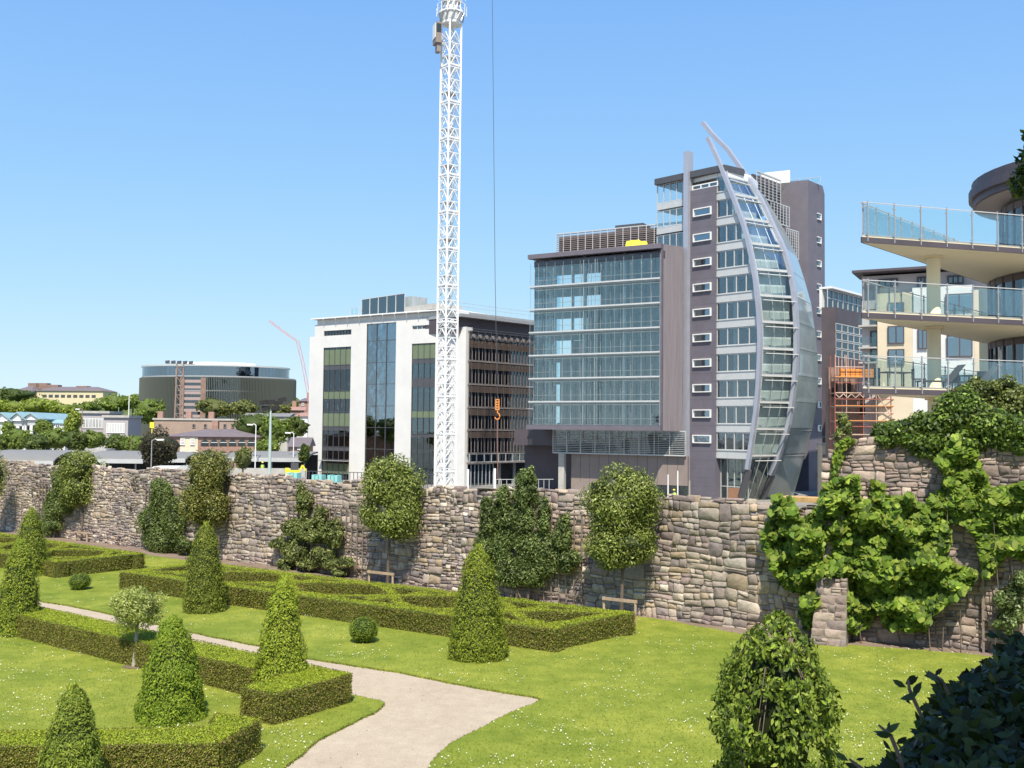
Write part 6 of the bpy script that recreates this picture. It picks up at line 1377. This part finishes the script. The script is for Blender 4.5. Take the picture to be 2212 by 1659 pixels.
BT = [('dark round tree on the far hill at the left edge below the yellow building', 60, 690, 170, 58, 400, 'd'),
 ('pale green tree at the left edge above the teal shed', 20, 765, 90, 50, 300, 'y'), ('small pale tree between the teal shed and the dark hill tree', 120, 775, 80, 42, 285, 'y'),
 ('broad yellow green tree below the left end of the yellow building', 300, 765, 130, 58, 270, 'y'), ('yellow green tree below the middle of the yellow building', 440, 790, 75, 50, 262, 'y'),
 ('low mid green tree below the right end of the yellow building', 600, 775, 90, 38, 300, 'g'), ('dark green tree between yellow and oval buildings', 800, 745, 120, 60, 310, 'g'),
 ('distant green tree touching the left side of the oval building', 920, 730, 90, 45, 330, 'g'), ('tall light green tree right of the grey office blocks', 1040, 800, 98, 82, 240, 'g'),
 ('olive tree in front of the brown strip of the oval building', 1490, 775, 120, 60, 232, 'o'), ('second olive tree before the right half of the oval building', 1690, 770, 85, 52, 230, 'o'), ('low olive tree at the right foot of the oval building', 1930, 785, 70, 32, 236, 'o'),
 ('tree screening the right end of the teal shed', 500, 875, 55, 70, 180, 'y'), ('rounded green tree in front of the teal shed', 300, 905, 62, 45, 165, 'g'), ('narrow green tree left of the teal shed posts', 60, 920, 40, 45, 168, 'g'),
 ('dark tree low at the left edge above the canopy', 20, 1010, 70, 60, 148, 'd'), ('green tree above the far left canopy', 130, 990, 85, 75, 146, 'g'), ('rounded dark tree above the first wall tree', 250, 1020, 80, 62, 140, 'd'),
 ('green tree behind the first complete wall tree', 390, 985, 90, 70, 145, 'g'), ('dark tree below the left grey office block', 520, 1000, 80, 66, 150, 'd'), ('green tree below the right grey office block', 650, 990, 75, 60, 152, 'g'),
 ('dark green tree left of the lamp with a side arm', 820, 1020, 95, 58, 142, 'd'), ('green bush like tree beside the dark bronze tree', 930, 1030, 80, 60, 138, 'g'),
 ('large dark green tree behind the floodlight mast', 1760, 890, 130, 75, 172, 'd'), ('green tree right of the floodlight mast', 1900, 930, 110, 90, 168, 'g'), ('dark green tree next to the white office building', 2040, 905, 90, 70, 170, 'd'),
 ('low green tree at the end of the long brick building', 1850, 1040, 70, 48, 158, 'g'), ('slim tree against the left edge of the white office building', 2105, 1090, 30, 62, 116, 'd'),
 ('small tree in the gap between brick houses and oval building', 2040, 760, 30, 22, 262, 'd')]
for b_ in BT: btree(*b_)
btree('dark bronze leaved tree behind the station lamp', 1110, 1060, 125, 128, 100, 'p', 2600, .14); btree('thin pale grey green tree right of the yellowish wall tree', 1680, 1120, 58, 72, 96, 'o', 900, .12)
s = Soup()
for i in range(90):
    x = -330 + i * 6.2 + random.uniform(-2, 2); y = random.uniform(470, 600); z = hz(x, y); R = random.uniform(4, 8)
    if x > 60: continue
    crown(s, (x, y, z + 3), (R * 1.3, R, R * .62), 90, 1.5, GR[random.choice('gdyo')], 7, .8, QUAD, .9, .6, .42, GR['d'][1])
tag(s.build('far_woodland', M['leaf']), 'far belt of mixed woodland along the hill', kind='stuff')
# roofs of the far town
for i in range(7):
    x = -95 + i * 9.5; y = 560; z = hz(x, y) + 3
    mb = MB(); F = Fr((x, y), random.uniform(-20, 20)); t = thing('distant_house', 'x', 'house', (x, y, z), 'tiny distant houses on the horizon'); mb.box(F, 0, 6, -6, 0, z - 3, z + 3.2); mb.build('wall', M['cream'], t); mb = MB(); gable(mb, F, 0, 6, -6, 0, z + 3.2, z + 5.5); mb.build('roof', M['brickd'], t)
    t['label'] = 'tiny pale distant house on the horizon between the yellow and oval buildings'
# lamps and masts
def pole(name, label, X, Yt, d, r=.09, m='grey', arm=None, grp='street lamps beyond the wall', head=True):
    p = A(X, 1100, d); z1 = A(X, Yt, d).z; t = thing(name, label, 'street lamp' if 'lamp' in name else 'mast', (p.x, p.y, -3.6), grp)
    mb = MB(); mb.tube([(p.x, p.y, -3.6), (p.x, p.y, z1)], [r, r * .6], 8); mb.build('post', M[m], t)
    if head:
        e = A(arm[0], arm[1], d) if arm else Vector((p.x - .45, p.y, z1 + .05))
        mb = MB(); mb.tube([(p.x, p.y, z1 - .02), ((p.x + e.x) / 2, p.y, (z1 + e.z) / 2 + .12), tuple(e)], r * .6, 6); mb.build('arm', M[m], t)
        mb = MB(); sg = 1 if arm else -1; mb.beam(e - Vector((.1 * sg, 0, 0)), e + Vector((.55 * sg, 0, .02)), .28, .16); mb.build('lamp_head', M['whitep'], t)
pole('street_lamp', 'white lamp post just left of the floodlight mast', 1765, 893, 116, m='whitep')
pole('street_lamp', 'lamp post between the floodlight mast and the white office building', 2028, 950, 118, .08, 'whitep')
pole('street_lamp', 'lamp post with a side arm in front of the dark bronze tree', 1047, 1000, 98, .08, 'grey', (1095, 994))
pole('street_lamp', 'rusty brown lamp post rising left of the grey office blocks', 560, 785, 150, .10, 'brickd')
pole('thin_mast', 'thin rusty mast above the canopy left of the bronze tree', 905, 960, 130, .06, 'brickd', None, None, False)
pole('flagpole', 'bare white flagpole right of the grey office blocks', 882, 680, 230, .16, 'whitep', None, None, False)
pole('flagpole', 'short greenish flagpole above the right grey office block', 812, 770, 232, .12, 'tealroof', None, None, False)
p = A(1865, 1100, 104); z1 = A(1865, 792, 104).z; t = thing('floodlight_mast', 'tall pale green floodlight mast with a dark lamp cluster', 'mast', (p.x, p.y, -3.6))
mb = MB(); mb.tube([(p.x, p.y, -3.6), (p.x, p.y, (z1 - 3.6) * .62), (p.x, p.y, z1)], [.2, .16, .1], 10); mb.build('post', mat('pale_green_paint', (.42, .5, .47), .5), t)
F = Fr(p.xy, 8); mb = MB(); mb.box(F, -.9, .9, -.1, .1, z1, z1 + .15); mb.box(F, -1.0, -.2, -.35, .35, z1 + .5, z1 + .56); mb.beam(F.p(-.8, 0, z1), F.p(-.8, 0, z1 + .6), .08); mb.beam(F.p(.8, 0, z1), F.p(.8, 0, z1 + .6), .08); mb.build('bracket', M['dgrey'], t)
for dx, dz_2, tl in ((-.75, .75, .2), (0, .8, .15), (.75, .7, .2), (-.5, .15, .1), (.5, .2, .1), (1.15, 1.05, .3)):
    c = F.p(dx, .1, z1 + dz_2 + .1); mb = MB(); mb.beam(c - Vector((.38, 0, tl * .3)), c + Vector((.38, 0, tl * .3)), .3, .42); mb.build('floodlight', M['black'], t)
# lattice mast before the oval building
p = A(1232, 1000, 215); z1 = A(1232, 468, 215).z; t = thing('lattice_mast', 'slim brown lattice mast with lamps standing before the oval building', 'mast', (p.x, p.y, -3.6)); F = Fr(p.xy, 20)
mb = MB(); hw = .95
for a, b_ in ((-hw, -hw), (hw, -hw), (hw, hw), (-hw, hw)): mb.beam(F.p(a, b_, -3.6), F.p(a * .7, b_ * .7, z1), .22)
z = -3.6
while z < z1 - 2:
    for i in range(4):
        c4 = [(-hw, -hw), (hw, -hw), (hw, hw), (-hw, hw)]; f = .85; q0, q1_ = c4[i], c4[(i + 1) % 4]; mb.beam(F.p(q0[0] * f, q0[1] * f, z), F.p(q1_[0] * f, q1_[1] * f, z + 2), .12); mb.beam(F.p(q0[0] * f, q0[1] * f, z + 2), F.p(q1_[0] * f, q1_[1] * f, z + 2), .12)
    z += 2
mb.build('lattice', mat('brown_steel', (.28, .2, .17), .7), t)
for k in range(5): mb = MB(); c = F.p(-2.6 + k * 1.2, 0, z1 + .3); mb.beam(c - Vector((.4, 0, 0)), c + Vector((.4, 0, .1)), .5, .5); mb.build('floodlight', M['dgrey'], t)
mb = MB(); mb.beam(F.p(-3, 0, z1), F.p(3, 0, z1), .15); mb.build('crossbar', M['grey'], t)
# small red crane
t = thing('mobile_crane', 'small red and white lattice crane leaning over beside the white office building', 'crane', A(2125, 1000, 205).xy.to_3d() + Vector((0, 0, -3.6))); pts = [A(X, Y, 205) for X, Y in ((1862, 172), (1945, 236), (2058, 316), (2092, 460), (2135, 690), (2150, 1100))]
rw = MB(); ww = MB()
for i in range(5):
    p_, q_ = pts[i], pts[i + 1]; n = max(4, int((q_ - p_).length / 1.4)); wd = .3 if i < 2 else .5
    for k in range(n): (rw if k % 4 < 2 else ww).beam(p_.lerp(q_, k / n) + Vector((wd / 2, 0, wd * .3)), p_.lerp(q_, (k + 1) / n) + Vector((wd / 2, 0, wd * .3)), .09); (rw if k % 4 < 2 else ww).beam(p_.lerp(q_, k / n) - Vector((wd / 2, 0, wd * .3)), p_.lerp(q_, (k + 1) / n) - Vector((wd / 2, 0, wd * .3)), .09); (rw if k % 4 < 2 else ww).beam(p_.lerp(q_, k / n) + Vector((wd / 2, 0, 0)) * (1 if k % 2 else -1), p_.lerp(q_, (k + 1) / n) + Vector((wd / 2, 0, 0)) * (-1 if k % 2 else 1), .05)
rw.v, rw.f = rw.v, rw.f; b_ = len(rw.v); rw.v += ww.v; rw.f += [tuple(i + b_ for i in f) for f in ww.f]; rw.build('boom', mat('faded_red_paint', (.55, .22, .2), .6), t)
# site things behind the wall
def van(label, X, Yt, d, m, ang, L=5.0):
    p = A(X, 1150, d); z1 = A(X, Yt, d).z; zg = z1 - 2.3; F = Fr(p.xy, ang); t = thing('parked_van', label, 'van', (p.x, p.y, zg), 'vans parked behind the garden wall')
    P = [(0, .35), (0, 1.0), (.55, 1.15), (1.15, 1.95), (1.6, 2.27), (L - .15, 2.3), (L, 2.1), (L, .35)]; mb = MB(); n = len(P)
    mb.add([F.p(x, .95, zg + z) for x, z in P] + [F.p(x, -.95, zg + z) for x, z in P], [tuple(range(n)), tuple(range(2 * n - 1, n - 1, -1))] + [(i, i + n, (i + 1) % n + n, (i + 1) % n) for i in range(n)]); mb.build('body', M[m], t)
    for s0, s1 in ((1.25, 2.2), (2.4, 3.4), (3.6, 4.6)): mb = MB(); mb.box(F, s0, s1, .951, .97, zg + 1.3, zg + 1.9); mb.build('window', M['dgrey'], t)
    for s0 in (.9, L - 1): mb = MB(); mb.tube([F.p(s0, .78, zg + .34), F.p(s0, .99, zg + .34)], .34, 14); mb.build('wheel', M['black'], t)
van('silver grey van roof showing over the wall beside the dark bronze tree', 1138, 1168, 88, 'lgrey', 3); van('pale van roof between second and third wall trees, left of the lamp with an arm', 960, 1172, 90, 'whitep', 2, 4.4)
F = afr(1730, 112, 2); S, Z = fx(F); mb = MB(); mb.box(F, S(1560), S(2125), -.3, 0, -3.6, Z(1740, 1190)); tag(mb.build('concrete_parapet', M['conc']), 'low rough concrete parapet beyond the wall between tree and white office building', 'low wall')
def fence(label, F, s0, s1, z0, h, nm='site_fence', m='grey', step=.35):
    t = thing(nm, label, 'fence', F.p((s0 + s1) / 2, 0, z0)); mb = MB(); a = s0
    while a <= s1: mb.box(F, a - .02, a + .02, -.02, .02, z0, z0 + h); a += step
    mb.build('bars', M[m], t)
    for z in (z0 + .15, z0 + h - .05): mb = MB(); mb.box(F, s0, s1, .021, .06, z, z + .05); mb.build('rail', M[m], t)
F = Fr(D(640, 1000, 84).xy, -20); z0 = F.Z(640, 1050) - .3
def site(x0, x1, y0, y1): return F.S(x0), F.S(x1), F.Z(x0, y1), F.Z(x0, y0)
a = F.S(*z2(195, 1500)), F.S(*z2(1190, 1500)); zt_ = F.Z(*z2(300, 1468)); fence('dark steel site railing along the foot of the white office building', F, a[0], a[1], zt_ - 1.7, 1.7, m='dgrey')
for i, (X0, X1, Y0, lb) in enumerate(((105, 192, 1476, 'stack of teal boards left of the white office building'), (300, 380, 1492, 'stack of teal boards before the left glazed strip'), (420, 500, 1494, 'stack of teal boards between left strip and the middle of the white building'))):
    t = thing('board_stack', lb, 'board stack', F.p(F.S(*z2((X0 + X1) / 2, 1500)), .8, zt_ - 2), 'stacks of teal boards behind the wall'); s0, s1 = F.S(*z2(X0, 1490)), F.S(*z2(X1, 1490)); z1 = F.Z(*z2(X0, Y0))
    for k in range(3): mb = MB(); mb.box(F, s0 + (s1 - s0) * k / 3 + .03, s0 + (s1 - s0) * (k + 1) / 3 - .03, .5, 1.2, z1 - 1.6, z1 - .06 * (k % 2)); mb.build('board', M['teal'], t)
F = Fr(D(1050, 1000, 90).xy, 15); a = F.S(*z2(1660, 1500)), F.S(*z2(2100, 1500)); zt_ = F.Z(*z2(1700, 1530)); fence('pale site railing behind the big spreading wall shrub', F, a[0], a[1], zt_ - 1.5, 1.5, m='lgrey', step=.5)
for i, (X, Y0) in enumerate(((1443, 1455), (1650, 1448))):
    p = D(*z2(X, 1500), 120); mb = MB(); mb.tube([(p.x, p.y, -3.6), (p.x, p.y, D(*z2(X, Y0), 120).z)], .16, 8); tag(mb.build('white_post', M['whitep']), ['white gate post at the corner of the white office building', 'white gate post left of the crane hook'][i], 'post')
# people at work
def person(label, p, h, ang, cloth, lean=0.0):
    t = thing('person', label, 'person', p); k = h / 1.75; a = math.radians(ang); ca, sa = math.cos(a), math.sin(a)
    def W(x, y, z): x, y = x, y + lean * max(0, z - .95); return Vector((p.x + (x * ca - y * sa) * k, p.y + (x * sa + y * ca) * k, p.z + z * k))
    V = [(0, 0, .95, .13), (0, 0, 1.15, .12), (0, 0, 1.38, .15), (0, 0, 1.5, .055), (0, -.01, 1.62, .095), (0, -.01, 1.70, .08), (.19, 0, 1.4, .06), (.27, -.03, 1.13, .045), (.26, -.18, .92, .035), (.26, -.24, .86, .03), (-.19, 0, 1.4, .06), (-.27, -.03, 1.13, .045), (-.26, -.2, .94, .035), (-.26, -.26, .88, .03), (.10, 0, .85, .095), (.12, -.03, .48, .065), (.13, 0, .09, .045), (.13, -.16, .04, .04), (-.10, 0, .85, .095), (-.12, .02, .48, .065), (-.13, .02, .09, .045), (-.13, -.14, .04, .04)]
    E = [(0, 1), (1, 2), (2, 3), (3, 4), (4, 5), (2, 6), (6, 7), (7, 8), (8, 9), (2, 10), (10, 11), (11, 12), (12, 13), (0, 14), (14, 15), (15, 16), (16, 17), (0, 18), (18, 19), (19, 20), (20, 21)]
    me = bpy.data.meshes.new('body'); me.from_pydata([tuple(W(*v[:3]) - p) for v in V], E, []); me.materials.append(M[cloth]); o = bpy.data.objects.new('body', me); COL.objects.link(o); o.parent = t
    pass
    md = o.modifiers.new('skin', 'SKIN')
    for i, v in enumerate(V): me.skin_vertices[0].data[i].radius = (v[3] * k, v[3] * k)
    me.skin_vertices[0].data[0].use_root = True
    sd = o.modifiers.new('sub', 'SUBSURF'); sd.levels = 1; sd.render_levels = 2
    mb = MB(); c = W(0, -.01, 1.70); mb.tube([c, c + Vector((0, 0, .07 * k)), c + Vector((0, 0, .12 * k))], [.13 * k, .11 * k, .05 * k], 12); mb.build('helmet', M['yellow'], t, True)
    mb = MB(); mb.tube([W(0, 0, .88), W(0, 0, 1.1), W(0, 0, 1.36), W(0, 0, 1.46)], [.17 * k, .165 * k, .19 * k, .09 * k], 14); mb.build('jacket', M['hivis'], t, True)
p = D(1458, 1059, 100); person('worker in a hi vis jacket behind the wall below the steel fin', Vector((p.x, 100, p.z - 1.75)), 1.8, 20, 'dgrey', .25)
p = A(1815, 1148, 116); person('worker in a yellow hi vis jacket behind the parapet left of the floodlight mast', Vector((p.x, 116, p.z - 1.8)), 1.8, -10, 'dgrey')
# small excavator
p = A(2032, 1165, 106); zg = A(2032, 1150, 106).z - 2.3; t = thing('mini_excavator', 'small yellow excavator beside the white office building', 'excavator', (p.x, 106, zg)); F = Fr((p.x, 106), 15)
mb = MB(); mb.box(F, -.8, .5, -.6, .6, zg + .75, zg + 1.5); mb.box(F, -.9, -.5, -.5, .5, zg + .8, zg + 1.7); mb.build('body', M['yellow'], t); mb = MB(); mb.box(F, -.3, .45, -.45, .45, zg + 1.501, zg + 2.2); mb.build('cab', M['dgrey'], t)
mb = MB(); mb.beam(F.p(.5, 0, zg + 1.2), F.p(.9, 0, zg + 2.0), .2); mb.beam(F.p(.9, 0, zg + 2.0), F.p(1.3, 0, zg + 1.3), .16); mb.build('boom', M['yellow'], t)
for sg in (-.6, .35): mb = MB(); mb.box(F, -.9, .9, sg, sg + .28, zg, zg + .5); mb.build('track', M['black'], t)
